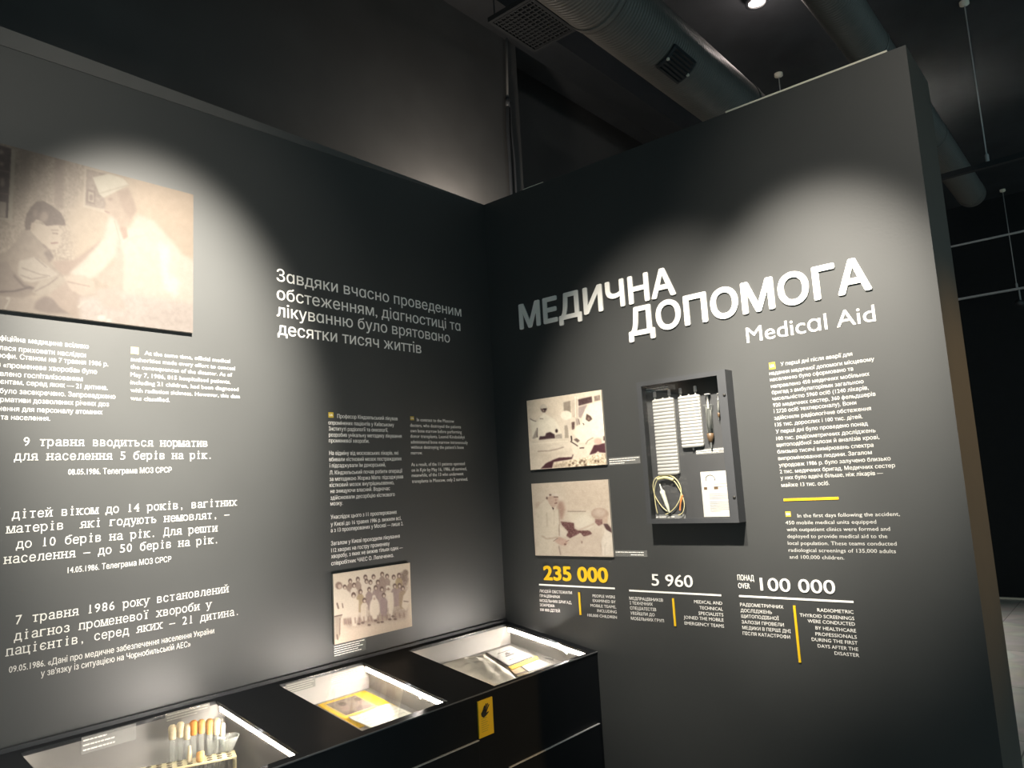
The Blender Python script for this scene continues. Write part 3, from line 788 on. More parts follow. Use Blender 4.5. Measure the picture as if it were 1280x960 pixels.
# photo of the operation
p = Paint(656, 484, 764, 592, 4, (224, 210, 192)).crop(9.14, 655, 485)
G = (226, 213, 194)
p.poly([(0, 0), (1051, 0), (1051, 330), (0, 330)], (222, 207, 188), 3)
p.poly([(450, 165), (530, 145), (536, 300), (520, 275), (455, 262)], (152, 139, 126)); p.poly([(540, 140), (612, 118), (616, 350), (548, 330)], (202, 187, 170), 0.5)
p.line([(585, 100), (590, 330)], 10, (236, 226, 210)); p.line([(616, 110), (622, 340)], 8, (238, 229, 213))
p.poly([(618, 130), (775, 95), (781, 162), (622, 206)], (84, 64, 64), noise=8, cell=2); p.poly([(798, 94), (866, 78), (872, 140), (805, 152)], (138, 122, 112), noise=16, cell=1.6)
p.poly([(620, 218), (724, 190), (690, 270), (650, 345), (622, 335)], (166, 150, 144), 0.6)
p.poly([(70, 362), (150, 385), (182, 330), (228, 288), (300, 330), (350, 360), (410, 450), (440, 572), (170, 602), (100, 575)], (233, 223, 205), 0.6)
p.line([(72, 352), (105, 372), (135, 380)], 12, (150, 138, 128)); p.line([(185, 350), (215, 352)], 14, (170, 158, 146))
p.poly([(95, 575), (140, 470), (158, 560), (110, 582)], (158, 147, 137), 0.6); p.line([(150, 460), (152, 560)], 12, (120, 108, 102))
p.ell(225, 235, 38, 46, (176, 165, 152)); p.ell(225, 222, 36, 32, (206, 194, 178)); p.poly([(188, 238), (262, 232), (242, 278), (214, 278)], (86, 66, 66)); p.line([(225, 240), (250, 240)], 12, (30, 20, 20)); p.ell(222, 258, 8, 12, (150, 135, 125), 0.2)
p.poly([(168, 592), (180, 552), (240, 550), (252, 516), (300, 502), (350, 530), (356, 576), (270, 588), (182, 602)], (72, 52, 56), 0.5, noise=10, cell=1.5)
p.ell(372, 490, 15, 22, (60, 44, 46)); p.poly([(360, 535), (430, 520), (438, 578), (362, 582)], (172, 161, 150), 0.4, noise=10, cell=1)
p.poly([(462, 430), (500, 420), (512, 572), (468, 574)], (164, 152, 138), 0.6)
p.ell(482, 312, 62, 52, (238, 228, 211)); p.poly([(470, 380), (525, 350), (545, 480), (525, 500)], (214, 200, 184), 0.6)
p.poly([(542, 392), (580, 384), (576, 470), (548, 478)], (104, 82, 78), 0.5, noise=14, cell=1.2); p.poly([(590, 350), (625, 345), (640, 440), (600, 445)], (170, 156, 146), 0.6); p.line([(625, 360), (640, 430)], 8, (110, 92, 88))
p.poly([(682, 300), (700, 240), (760, 182), (880, 152), (905, 300), (920, 555), (800, 572), (720, 640), (640, 620), (560, 510), (600, 430), (660, 410)], (236, 225, 206), 0.7)
p.poly([(714, 294), (760, 320), (782, 356), (742, 386), (704, 360)], (92, 74, 68), 0.4); p.ell(738, 350, 14, 18, (140, 118, 106), 0.4); p.poly([(665, 395), (690, 410), (685, 430)], (90, 74, 68), 0.3)
p.poly([(70, 602), (300, 580), (520, 582), (560, 760), (400, 790), (320, 830), (190, 925), (85, 930)], (217, 204, 187), 0.8)
p.line([(160, 724), (290, 718), (380, 698), (450, 676)], 11, (150, 133, 122), 0.6); p.line([(80, 640), (300, 620), (500, 605)], 8, (236, 225, 208), 0.6); p.poly([(90, 740), (400, 730), (540, 700), (560, 760), (380, 785), (240, 850)], (206, 192, 175), 1.2, 0.7)
p.poly([(190, 922), (250, 860), (330, 822), (400, 795), (550, 788), (552, 762), (566, 760), (548, 812), (340, 846), (322, 914)], (74, 44, 50), 0.5)
p.poly([(345, 850), (560, 822), (720, 788), (850, 742), (942, 752), (945, 882), (330, 914)], (206, 190, 166), 0.5, noise=46, cell=1.6)
p.poly([(330, 870), (500, 850), (500, 900), (330, 912)], (176, 160, 142), 1.0, 0.7)
for x, y in ((520, 880), (560, 860), (640, 850), (690, 840), (700, 880), (600, 890), (815, 835), (850, 838), (660, 830)): p.ell(x, y, 12, 16, (88, 68, 56), 0.4, 0.8)
p.poly([(800, 652), (925, 628), (936, 742), (860, 736), (846, 720), (820, 745), (745, 766)], (82, 50, 56), 0.4); p.ell(845, 610, 46, 38, (206, 176, 162), 0.8); p.poly([(905, 550), (925, 550), (926, 600), (905, 600)], (70, 48, 50), 0.4)
p.line([(540, 552), (545, 600)], 16, (60, 46, 46)); p.poly([(566, 590), (600, 572), (640, 600), (612, 625)], (110, 94, 88), 0.4, noise=14, cell=1); p.line([(535, 612), (580, 640), (612, 662)], 14, (92, 76, 72)); p.line([(640, 686), (682, 684)], 14, (80, 62, 60)); p.line([(706, 640), (730, 600), (790, 568)], 12, (160, 145, 132), 0.5)
p.grain(6, 0.8); p.grain(5, 4)
photo('print of masked surgeons around an operating table, upper one left of the wall case', RW, 0.223, 1.676, 0.664, 2.017, 0.010, p, 0.86, 220, 190)

# photo of the examination
p = Paint(662, 596, 772, 700, 4, (221, 206, 189)).crop(9.14, 660, 595)
p.poly([(430, 60), (960, 40), (970, 400), (430, 420)], (217, 200, 182), 5); p.poly([(440, 420), (700, 410), (640, 600), (520, 560)], (226, 214, 196), 2)
p.poly([(330, 355), (352, 290), (402, 290), (424, 370), (402, 480), (372, 512)], (186, 156, 141), 1.4)
p.line([(455, 404), (656, 404)], 11, (172, 156, 142))
p.ell(640, 530, 105, 85, (233, 222, 205), 1.0)
p.poly([(370, 518), (525, 535), (530, 600), (570, 622), (700, 624), (738, 660), (640, 697), (600, 650), (480, 712), (432, 680), (462, 640), (390, 562)], (122, 86, 84), 0.5, noise=30, cell=1.2)
p.poly([(590, 645), (620, 690), (585, 700)], (222, 205, 188), 0.4)
p.poly([(92, 400), (132, 330), (212, 268), (290, 372), (352, 380), (362, 562), (442, 642), (438, 690), (340, 716), (290, 762), (252, 905), (104, 905), (78, 600)], (229, 216, 198), 0.7)
p.poly([(80, 300), (150, 300), (120, 340), (84, 380)], (198, 178, 162), 1.2, 0.7)
p.line([(214, 420), (218, 570)], 10, (198, 182, 166), 0.7); p.line([(160, 686), (210, 716), (270, 712), (330, 700)], 13, (188, 168, 152), 0.7); p.line([(352, 380), (362, 560)], 9, (176, 156, 142), 0.5); p.line([(290, 380), (300, 420), (296, 560)], 6, (205, 190, 174), 0.6)
p.poly([(214, 262), (240, 225), (342, 232), (348, 290), (322, 332), (292, 368), (252, 332)], (206, 181, 165), 0.6); p.poly([(205, 250), (236, 208), (330, 198), (352, 238), (290, 226), (240, 232)], (228, 214, 199), 0.5)
p.ell(254, 216, 12, 10, (90, 66, 62)); p.ell(216, 252, 9, 16, (100, 76, 70)); p.line([(298, 240), (340, 240)], 12, (120, 90, 84)); p.line([(308, 312), (330, 308)], 12, (130, 92, 86)); p.ell(318, 275, 8, 18, (180, 150, 136), 0.5); p.poly([(270, 352), (288, 390), (298, 368)], (80, 60, 58), 0.3)
p.poly([(350, 580), (440, 640), (430, 690), (360, 690)], (232, 220, 204), 0.6); p.line([(355, 560), (358, 680)], 10, (160, 140, 128), 0.5)
p.poly([(350, 785), (440, 762), (482, 712), (600, 696), (720, 680), (760, 600), (840, 600), (850, 760), (852, 905), (378, 905)], (217, 200, 184), 0.8); p.line([(352, 800), (372, 900)], 9, (150, 132, 122), 0.5); p.line([(830, 780), (846, 860)], 8, (190, 170, 155), 0.8)
p.line([(600, 610), (700, 570), (752, 545)], 18, (206, 186, 170), 0.8)
p.poly([(768, 488), (852, 488), (854, 550), (806, 572), (764, 530)], (150, 114, 108), 0.6, noise=14, cell=1.2); p.ell(820, 430, 98, 66, (192, 168, 152), 0.6); p.ell(812, 418, 70, 44, (210, 190, 174), 1.2); p.poly([(852, 490), (920, 440), (905, 540), (860, 545)], (204, 180, 162), 0.6)
p.poly([(860, 546), (908, 545), (950, 598), (962, 656), (900, 630), (880, 590)], (98, 72, 72), 0.5); p.poly([(838, 742), (862, 690), (876, 602), (972, 660), (988, 912), (850, 910)], (234, 222, 208), 0.6); p.line([(900, 760), (880, 800), (880, 900)], 7, (206, 192, 178), 0.5)
p.poly([(300, 742), (352, 692), (442, 730), (456, 770), (420, 795), (350, 780)], (206, 176, 161), 0.7); p.ell(425, 780, 13, 10, (120, 84, 78)); p.line([(430, 755), (465, 735)], 8, (160, 126, 116)); p.ell(615, 757, 7, 15, (140, 112, 104)); p.line([(290, 745), (340, 710)], 7, (140, 120, 112))
p.grain(6, 0.8); p.grain(5, 4)
photo('print of a doctor in white coat with a patient, below the surgeons print', RW, 0.222, 1.266, 0.666, 1.609, 0.010, p, 0.62, 220, 190)

# group photo
p = Paint(412, 700, 518, 810, 5, (229, 213, 194)).crop(7.385, 410, 700)
p.poly([(30, 560), (230, 620), (600, 560), (770, 520), (770, 640), (30, 790)], (222, 204, 186), 3); p.poly([(130, 560), (300, 520), (600, 480), (700, 470), (720, 540), (420, 590), (180, 620)], (170, 148, 136), 3, 0.8, noise=16, cell=1.5)
p.ell(690, 180, 52, 68, (152, 132, 121), 1, noise=22, cell=1.2); p.ell(715, 120, 26, 32, (146, 126, 114), 0.8, noise=20, cell=1)
p.poly([(300, 260), (620, 190), (735, 230), (735, 520), (300, 560)], (178, 158, 144), 2, 0.75, noise=18, cell=1.6)
people = [(205, 195, 0), (275, 178, 0), (345, 158, 1), (420, 155, 1), (500, 132, 0), (545, 150, 0), (606, 158, 1), (655, 142, 0),
          (155, 250, 1), (240, 232, 1), (355, 195, 1), (392, 205, 1), (460, 205, 0), (100, 232, 1),
          (300, 292, 0), (380, 272, 0), (440, 256, 0), (497, 268, 0), (556, 254, 1), (616, 240, 0), (660, 236, 0), (236, 322, 1), (336, 372, 1), (515, 326, 0), (690, 260, 0)]
for i, (x, y, wht) in enumerate(people):
    c = (228, 213, 196) if wht else (158 + (i * 7) % 26, 136 + (i * 7) % 26, 123 + (i * 7) % 24)
    p.poly([(x - 16, y + 22), (x + 16, y + 22), (x + 33, y + 50), (x + 34, y + 150), (x + 20, y + 190), (x - 20, y + 190), (x - 34, y + 150), (x - 33, y + 50)], c, 0.5, 0.92)
    p.line([(x + 26, y + 60), (x + 24, y + 150)], 6, (140, 120, 110), 0.5, 0.5)
    p.ell(x, y, 18, 24, (112, 90, 82), 0.35); p.ell(x + 2, y + 7, 11, 14, (212, 190, 174), 0.35)
p.poly([(42, 285), (75, 255), (140, 262), (205, 300), (232, 420), (215, 520), (120, 520), (44, 520)], (231, 216, 198), 0.7)
p.ell(100, 236, 32, 34, (150, 126, 114), 0.6, noise=14, cell=1); p.ell(108, 244, 16, 20, (205, 182, 166), 0.4)
p.line([(84, 400), (96, 446)], 14, (128, 108, 98)); p.line([(132, 402), (138, 440)], 9, (128, 108, 98))
p.poly([(205, 350), (285, 370), (282, 480), (262, 610), (225, 610), (212, 480)], (232, 217, 200), 0.6); p.ell(236, 324, 20, 26, (110, 88, 80), 0.35); p.ell(237, 336, 13, 17, (216, 196, 180), 0.35)
p.ell(430, 448, 46, 100, (234, 219, 202), 0.6); p.ell(425, 346, 17, 24, (226, 210, 194), 0.35); p.ell(428, 358, 9, 12, (190, 166, 152), 0.3)
p.poly([(540, 300), (600, 300), (610, 400), (590, 540), (560, 540), (560, 400)], (232, 217, 200), 0.6); p.ell(556, 252, 22, 20, (236, 222, 206), 0.35); p.ell(557, 266, 10, 12, (150, 124, 114), 0.3)
p.poly([(695, 330), (745, 260), (748, 400), (720, 470), (680, 430)], (230, 215, 198), 0.6); p.line([(700, 380), (740, 385)], 8, (120, 100, 92))
for x in (150, 165, 185, 205, 250, 290, 330, 370, 400, 460, 500, 540, 570, 620, 660, 700): p.line([(x, 540 - 0.1 * x + 20), (x + 4, 610 - 0.12 * x)], 13, (148, 122, 112), 0.6, 0.75)
for x, y in ((285, 590), (320, 580), (380, 600), (440, 560), (465, 576), (500, 572), (570, 548), (620, 546), (600, 520)): p.ell(x, y, 16, 10, (112, 90, 82), 0.4, 0.85)
p.poly([(58, 522), (128, 506), (128, 520), (108, 560), (112, 700), (96, 735), (64, 735), (60, 560)], (186, 170, 154), 0.5); p.line([(58, 522), (130, 506)], 8, (96, 78, 72)); p.line([(84, 690), (90, 735)], 9, (110, 90, 82)); p.line([(112, 540), (108, 690)], 6, (120, 100, 92))
p.line([(40, 130), (45, 775)], 6, (238, 226, 208))
p.grain(6, 0.8)
photo('small pale sepia group photo of many people, on the text wall above the glass cases', LW, -1.034, 1.025, -0.627, 1.295, 0.010, p, 0.72, 230, 170)

def label_plate(label, fr, quad, bars, group, m=None, barm=None, dz=0.0):
    t = thing('caption_label', label, 'label', fr.px(*quad[3]), group)
    us = [fr.uv(fr.px(*q_)) for q_ in quad]
    u0, u1 = (us[0][0] + us[3][0]) / 2, (us[1][0] + us[2][0]) / 2
    z1, z0 = (us[0][1] + us[1][1]) / 2, (us[2][1] + us[3][1]) / 2
    q_, n_ = board(fr, (u0, z0), (u1, z1), 0, 0.0012)
    MB().prism(q_, n_).build('plate', m or M['plate'], t)
    mb = MB(); k = len(bars)
    for i, (s0, s1) in enumerate(bars):
        zc = z1 - (z1 - z0) * (i + 0.75) / (k + 0.5); h = (z1 - z0) / (k + 0.5) * 0.16
        x = u0 + (u1 - u0) * s0
        while x < u0 + (u1 - u0) * s1:       # words as short dashes of fine print
            wd = random.uniform(0.04, 0.12) * (u1 - u0)
            q_, n_ = board(fr, (x, zc - h), (min(x + wd, u0 + (u1 - u0) * s1), zc + h), 0.0012, 0.0018)
            mb.prism(q_, n_); x += wd + 0.012 * (u1 - u0)
    mb.build('fine_print', barm or M['white'], t)
    return t
label_plate('translucent caption label under the small group photo', LW, ((416.5, 806), (457, 798), (457.5, 812), (417, 822)),
            [(0.02, 0.95), (0.02, 0.8), (0.02, 0.9), (0.02, 0.75), (0.02, 0.85)], 'caption labels beside the prints')
label_plate('thin caption label at the lower right corner of the surgeons print', RW, ((761, 573), (800, 569), (800.5, 579), (761.5, 582)),
            [(0.02, 0.98), (0.02, 0.85), (0.02, 0.5)], 'caption labels beside the prints')
label_plate('thin caption label at the lower right corner of the doctor and patient print', RW, ((769, 688.5), (809, 687.5), (809, 695.5), (769.3, 696)),
            [(0.02, 0.9), (0.5, 0.9)], 'caption labels beside the prints')
#@@COUNTER
# ------------------------------------------------------------------ display counter with three sunk cases
Z0, SL = 0.946, 0.18
def ztop(y): return Z0 + SL * y
YF, YB = -0.538, -0.014
counter = thing('display_counter', 'long black sloping display counter with three lit glass topped cases', 'display counter', (-1.5, -0.3, 0))
AP = [(-2.12, -1.538, -0.034, -0.512), (-1.305, -0.922, -0.040, -0.512), (-0.682, -0.046, -0.040, -0.524)]
XL, XR = -3.3, -0.003
xs = [XL] + [v for a in AP for v in a[:2]] + [XR]
mb = MB(); TH = 0.012
def slab(mb, x0, x1, y0, y1, dz0=0.0, dz1=-TH, mi=0):
    v = [(x0, y0, ztop(y0) + dz1), (x1, y0, ztop(y0) + dz1), (x1, y1, ztop(y1) + dz1), (x0, y1, ztop(y1) + dz1),
         (x0, y0, ztop(y0) + dz0), (x1, y0, ztop(y0) + dz0), (x1, y1, ztop(y1) + dz0), (x0, y1, ztop(y1) + dz0)]
    mb.add(v, [(0, 3, 2, 1), (4, 5, 6, 7), (0, 1, 5, 4), (1, 2, 6, 5), (2, 3, 7, 6), (3, 0, 4, 7)], mi)
for i in range(0, len(xs) - 1, 2): slab(mb, xs[i], xs[i + 1], YF, YB)
for x0, x1, yb, yf in AP:
    slab(mb, x0, x1, yb, YB); slab(mb, x0, x1, YF, yf)
mb.build('countertop', M['counter'], counter)
mb = MB(); slab(mb, XL, XR, YF - 0.003, YF, 0.0, -0.004)
o = mb.build('front_edge', M['edge'], counter); o['label'] = 'thin grey front edge'
MB().box((XL, YF, 0.08), (XR, YF + 0.02, ztop(YF) - TH)).build('front_fascia', M['counter'], counter)
MB().box((XL, YF + 0.05, 0.0), (XR, YF + 0.07, 0.08)).build('plinth', M['dark'], counter)
MB().box((XR - 0.008, YF + 0.02, 0.0), (XR, YB, ztop(YF) - TH - 0.002)).build('end_panel', M['counter'], counter)
MB().box((XL, YF - 0.008, 0.10), (-0.802, YF, 0.690)).build('lower_front_panel', M['counter'], counter, bevel=0.0015)
MB().box((-0.64, YF - 0.008, 0.10), (-0.03, YF, 0.547)).build('lower_front_panel', M['counter'], counter, bevel=0.0015)
for xa_, xb_, zt2 in ((XL, -0.802, 0.690), (-0.64, -0.03, 0.547)):
    MB().box((xa_, YF - 0.0095, zt2 - 0.0005), (xb_, YF - 0.001, zt2 + 0.0022)).build('panel_edge_highlight', M['rail'], counter)  # pale strips painting light caught on the panels' top edges
MB().box((XL, -0.013, 0.93), (XR, -0.003, 0.956)).build('rear_upstand', M['dark'], counter)
FLOORS = [(0.70, 0.0), (0.842, SL), (0.850, SL)]
for k, (x0, x1, yb, yf) in enumerate(AP):
    z0, s = FLOORS[k]; xa0, xa1 = x0, x1; x0, x1 = x0 - 0.030, x1 + 0.030
    def zf(y): return z0 + s * y
    mb = MB()
    mb.add([(x0, yf, zf(yf)), (x1, yf, zf(yf)), (x1, yb, zf(yb)), (x0, yb, zf(yb))], [(0, 1, 2, 3)])
    for (xa, ya), (xb, yb2) in (((x0, yb), (x1, yb)), ((x1, yb), (x1, yf)), ((x1, yf), (x0, yf)), ((x0, yf), (x0, yb))):
        mb.add([(xa, ya, zf(ya)), (xb, yb2, zf(yb2)), (xb, yb2, ztop(yb2) - TH), (xa, ya, ztop(ya) - TH)], [(0, 1, 2, 3)])
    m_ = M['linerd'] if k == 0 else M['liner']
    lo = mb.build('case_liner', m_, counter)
    sol = lo.modifiers.new('wall', 'SOLIDIFY'); sol.thickness = 0.002; sol.offset = -1
    # light strips: slanted emitter in a small dark profile along each side
    x0, x1 = xa0, xa1
    for xe, sg in ((x1, -1), (x0, 1)):
        W_ = 0.020 if sg < 0 else 0.010; xq = xe - sg * 0.007
        mb = MB(); mb2 = MB()
        ya, yb3 = yf + 0.006, yb - 0.008
        def zt_(y_): return ztop(y_) - TH - 0.001
        v = [(xq, ya, zt_(ya)), (xq, yb3, zt_(yb3)), (xq, yb3, zt_(yb3) - W_), (xq, ya, zt_(ya) - W_)]
        mb.add(v, [(0, 1, 2, 3)])
        mb2.add([(p_[0] - sg * 0.0015, p_[1], p_[2]) for p_ in v], [(0, 1, 2, 3)])
        if sg < 0: strip_light((xe - sg * 0.020, (ya + yb3) / 2 + 0.03, zt_((ya + yb3) / 2 + 0.03) - 0.016), (sg * 0.75, 0.30, 0.60), yb3 - ya - 0.07, 14)
        ls = mb.build('light_strip', M['led'], counter); ls['label'] = 'glowing white light strip'
        sub('strip_profile', mb2, M['alu'], ls)
    if k < 2:
        xq = x1 - (0.11 if k == 1 else 0.13)
        mb = MB(); yy = yf + 0.004
        mb.add([(xq, yy, ztop(yy) - 0.004), (x1 - 0.006, yy, ztop(yy) - 0.004), (x1 - 0.006, yy + 0.008, ztop(yy) - 0.010), (xq, yy + 0.008, ztop(yy) - 0.010)], [(0, 1, 2, 3)])
        mb.build('lid_edge_glow', M['led'] if k == 1 else M['white'], counter)
    mb = MB(); slab(mb, x0 + 0.002, x1 - 0.002, yf + 0.002, yb - 0.002, 0.0005, -0.0035)
    mb.build('glass_lid', M['glass'], counter)

# do-not-touch sign
t = thing('touch_warning_sign', 'yellow upright sign with a black hand on the counter front', 'sign', (-0.757, YF, 0.694))
FRN = Frame(1, YF, (1, 0, 0), (0, -1, 0))
q, n_ = board(FRN, (-0.797, 0.694), (-0.717, 0.824), 0, 0.006)
MB().prism(q, n_).build('sign_plate', mat('sign_yellow', (0.80, 0.50, 0.02), 0.45, noise=0.05), t, bevel=0.001)
mb = MB(); d = 0.0063
def hand(mb, cx, cz, s):
    pl = [(-0.42, -0.55), (-0.15, -0.80), (0.20, -0.62), (0.48, -0.40), (0.62, -0.22), (0.42, -0.20), (0.22, -0.28), (0.40, 0.10), (0.0, 0.22), (-0.32, 0.10), (-0.50, -0.15)]
    mb.prism([FRN.P(cx + 1.45 * x * s, cz + y * s, d) for x, y in pl], FRN.n * 0.0006)
    for (xa, ya, xb, yb_, wd) in ((-0.24, 0.05, 0.02, 0.66, 0.075), (-0.05, 0.10, 0.24, 0.88, 0.075), (0.13, 0.10, 0.46, 0.84, 0.075), (0.29, 0.05, 0.64, 0.64, 0.07)):
        L = math.hypot(xb - xa, yb_ - ya); nx, ny = -(yb_ - ya) / L * wd, (xb - xa) / L * wd
        pts = [(xa + nx, ya + ny), (xa - nx, ya - ny), (xb - nx, yb_ - ny)] + [(xb + math.cos(th) * wd, yb_ + math.sin(th) * wd) for th in np.linspace(math.atan2(-ny, -nx), math.atan2(-ny, -nx) + math.pi, 6)[1:-1]] + [(xb + nx, yb_ + ny)]
        mb.prism([FRN.P(cx + 1.45 * x * s, cz + y * s, d) for x, y in pts], FRN.n * 0.0006)
hand(mb, -0.764, 0.783, 0.027)
mb.build('hand_symbol', M['black'], t)
mb = MB()
for i, (wd, ) in enumerate(((0.030,), (0.026,), (0.034,), (0.030,), (0.040,), (0.036,), (0.034,))):
    z = 0.758 - i * 0.0075
    q, n_ = board(FRN, (-0.783, z), (-0.783 + wd, z + 0.0022), 0.006, 0.0064); mb.prism(q, n_)
mb.build('fine_print', M['olive'], t)
#@@CASES
# ------------------------------------------------------------------ case 1: test tube rack
ZR = 0.803
ctr = np.array([-1.555, -0.185]); ux = np.array([-0.91, 0.41]); ux /= np.linalg.norm(ux); uy = np.array([ux[1], -ux[0]])   # uy points to the back wall
RLEN, RW_ = 0.275, 0.068
def rp(a, b, z): q_ = ctr + ux * a + uy * b; return (q_[0], q_[1], z)
rack = thing('test_tube_rack', 'pale yellow test tube rack with rows of holes in the nearest case', 'test tube rack', (ctr[0] - 0.1, ctr[1] + 0.06, 0.70))
def rbox(mb, a0, a1, b0, b1, z0, z1): mb.prism([rp(a0, b0, z0), rp(a1, b0, z0), rp(a1, b1, z0), rp(a0, b1, z0)], (0, 0, z1 - z0))
mb = MB(); rbox(mb, 0, RLEN, -RW_ / 2, RW_ / 2, ZR - 0.006, ZR); mb.build('top_plate', M['cream'], rack, bevel=0.001)
mb = MB(); rbox(mb, 0.004, RLEN - 0.004, -RW_ / 2 + 0.004, RW_ / 2 - 0.004, 0.735, 0.740); mb.build('middle_plate', M['cream'], rack)
mb = MB(); rbox(mb, 0, RLEN, -RW_ / 2, RW_ / 2, 0.703, 0.709); mb.build('bottom_plate', M['cream'], rack)
for a_ in (0.003, RLEN - 0.003):
    for b_ in (-RW_ / 2 + 0.004, RW_ / 2 - 0.004):
        mb = MB(); rbox(mb, a_ - 0.003, a_ + 0.003, b_ - 0.003, b_ + 0.003, 0.701, ZR - 0.006); mb.build('leg', M['cream'], rack)
for row, b_ in enumerate((0.022, 0.0, -0.022)):
    for i in range(9):
        mb = MB(); c_ = rp(0.020 + i * 0.029, b_, ZR + 0.0003)
        mb.lathe(c_, [(0.0001, 0), (0.0085, 0), (0.0088, 0.0004), (0.0001, 0.0005)], seg=14)
        mb.build('hole', M['hole'], rack)

tops = [(215.5, 905.7, 'cotton', 0.0105, 0.034, 'short cream wrapped test tube at the left end of the rack row'),
        (225.4, 902.0, 'cotton', 0.0100, 0.036, 'test tube with tall cream wrap, second from the left in the rack'),
        (234.0, 904.6, 'cotton', 0.0100, 0.036, 'test tube with pale cream wrap left of the orange stoppered ones'),
        (242.0, 899.7, 'cork', 0.0105, 0.034, 'test tube with the deepest orange stopper in the rack'),
        (251.7, 899.0, 'cork2', 0.0105, 0.032, 'test tube with pale orange stopper right of the deep orange one'),
        (262.0, 897.0, 'cork2', 0.0110, 0.036, 'test tube with a two toned orange stopper, third from right'),
        (270.5, 893.0, 'cotton', 0.0105, 0.038, 'tallest test tube with whitish wrap in the rack'),
        (278.0, 903.0, 'cotton', 0.0080, 0.032, 'slim test tube with a thin stick, right end of the rack')]
for i, (tx, ty, mk, r, hcap, lab) in enumerate(tops):
    al, ah = 0.0, RLEN
    for _ in range(30):
        a_ = (al + ah) / 2
        if to_px(np.array(rp(a_, 0.022, 0.86)))[0] > tx: al = a_
        else: ah = a_
    r *= 1.12; hcap *= 1.3
    base = np.array(rp(a_, 0.022, 0.712))
    bx, by = to_px(np.array([base[0], base[1], ZR]))
    # height so that the top reaches the photo's pixel row
    lo_, hi_ = 0.82, 0.935
    for _ in range(30):
        mid = (lo_ + hi_) / 2
        if to_px(np.array([base[0], base[1], mid]))[1] > ty: lo_ = mid
        else: hi_ = mid
    ht = min(lo_, ztop(base[1]) - 0.006) - 0.712
    t = thing('test_tube', lab, 'test tube', base, 'stoppered tubes in the rack')
    MB().lathe(base, [(0.0002, 0), (0.0055, 0.002), (0.0080, 0.008), (0.0080, ht - hcap * 0.7)], seg=16).build('glass_tube', M['lab'], t)
    z_ = ht - hcap; j = 0.0012 * math.sin(i * 2.3)
    mb = MB().lathe(base, [(r * 0.78, z_), (r * 0.95, z_ + hcap * 0.12), (r * (0.95 + j * 40), z_ + hcap * 0.40), (r * 1.08, z_ + hcap * 0.58), (r * 1.02, z_ + hcap * 0.85), (r * 0.6, z_ + hcap * 0.98), (0.0005, z_ + hcap)], seg=16)
    mb.build('stopper', M[mk], t)
    if i == 7:
        MB().tube([base + (0, 0, ht - 0.004), base + (0.002, 0.003, ht + 0.012)], 0.0012, 6).build('stick', M['paper'], t)

def on_rack(px, py): return at(px, py, 2, ZR)
b_ = on_rack(220.5, 951); t = thing('empty_test_tube', 'short clear empty glass tube standing in the rack front row', 'test tube', (b_[0], b_[1], ZR - 0.02))
MB().lathe((b_[0], b_[1], ZR - 0.02), [(0.0003, 0), (0.0075, 0.003), (0.0080, 0.010), (0.0080, 0.062), (0.0090, 0.064), (0.0080, 0.066)], seg=16).build('glass_tube', M['lab'], t)
b_ = on_rack(237, 952); tag(MB().lathe((b_[0], b_[1], ZR), [(0.0072, -0.0002), (0.0078, 0.012), (0.0074, 0.022), (0.0055, 0.034), (0.0050, 0.046), (0.0001, 0.048)], seg=16).build('rubber_stopper', M['cotton']), 'upright cream stopper beside the orange one on the rack top', 'stopper')
b_ = on_rack(250.5, 951); tag(MB().lathe((b_[0], b_[1], ZR), [(0.0122, -0.0002), (0.0135, 0.006), (0.0128, 0.018), (0.0112, 0.026), (0.0001, 0.028)], seg=18).build('rubber_stopper', M['cork2']), 'squat orange stopper standing on the rack top', 'stopper')
b_ = on_rack(265, 941); t = thing('glass_cup', 'small clear glass cup on the rack left of the wider funnel', 'glass', (b_[0], b_[1], ZR))
MB().lathe((b_[0], b_[1], ZR), [(0.0105, 0.0), (0.0150, 0.012), (0.0185, 0.036), (0.0195, 0.040), (0.0175, 0.040), (0.0140, 0.014), (0.0001, 0.004)], seg=24).build('cup_body', M['lab'], t)
b_ = on_rack(286, 940); t = thing('glass_funnel', 'clear glass funnel with wide rim at the right end of the rack', 'glass', (b_[0], b_[1], ZR))
MB().lathe((b_[0], b_[1], ZR), [(0.0100, 0.0), (0.0130, 0.004), (0.0220, 0.026), (0.0325, 0.048), (0.0335, 0.050), (0.0300, 0.047), (0.0110, 0.006), (0.0001, 0.005)], seg=28).build('funnel_bowl', M['lab'], t)
MB().tube([(b_[0], b_[1], ZR), (b_[0] + 0.002, b_[1], ZR - 0.045)], 0.004, 10).build('stem', M['lab'], t)

BW1 = Frame(1, -0.0345, (1, 0, 0), (0, -1, 0))
label_plate('grey label with three white lines on the nearest case back wall', BW1, ((101, 921), (170, 905), (170, 925), (102, 942)),
            [(0.03, 0.45), (0.03, 0.60), (0.03, 0.60)], 'labels inside the cases')
label_plate('pale label behind the test tubes in the nearest case', BW1, ((206, 893), (262, 877.5), (262, 889), (207, 904)),
            [(0.03, 0.95), (0.03, 0.95), (0.03, 0.7)], 'labels inside the cases', M['caselabel'], M['doc'])
BW2 = Frame(1, -0.0405, (1, 0, 0), (0, -1, 0))
label_plate('pale label at the left of the middle case with the yellow folder', BW2, ((350, 857), (394, 846), (394, 858), (364, 866)),
            [(0.03, 0.9), (0.03, 0.95), (0.03, 0.85), (0.03, 0.9)], 'labels inside the cases', M['caselabel'], M['doc'])
RW3 = Frame(0, -0.0465, (0, -1, 0), (-1, 0, 0))
label_plate('narrow label on the right inner side of the case beside the partition', RW3, ((670.5, 815), (693, 828), (692, 833), (671, 820)),
            [(0.03, 0.98), (0.03, 0.9)], 'labels inside the cases', M['plate'], M['ink'])

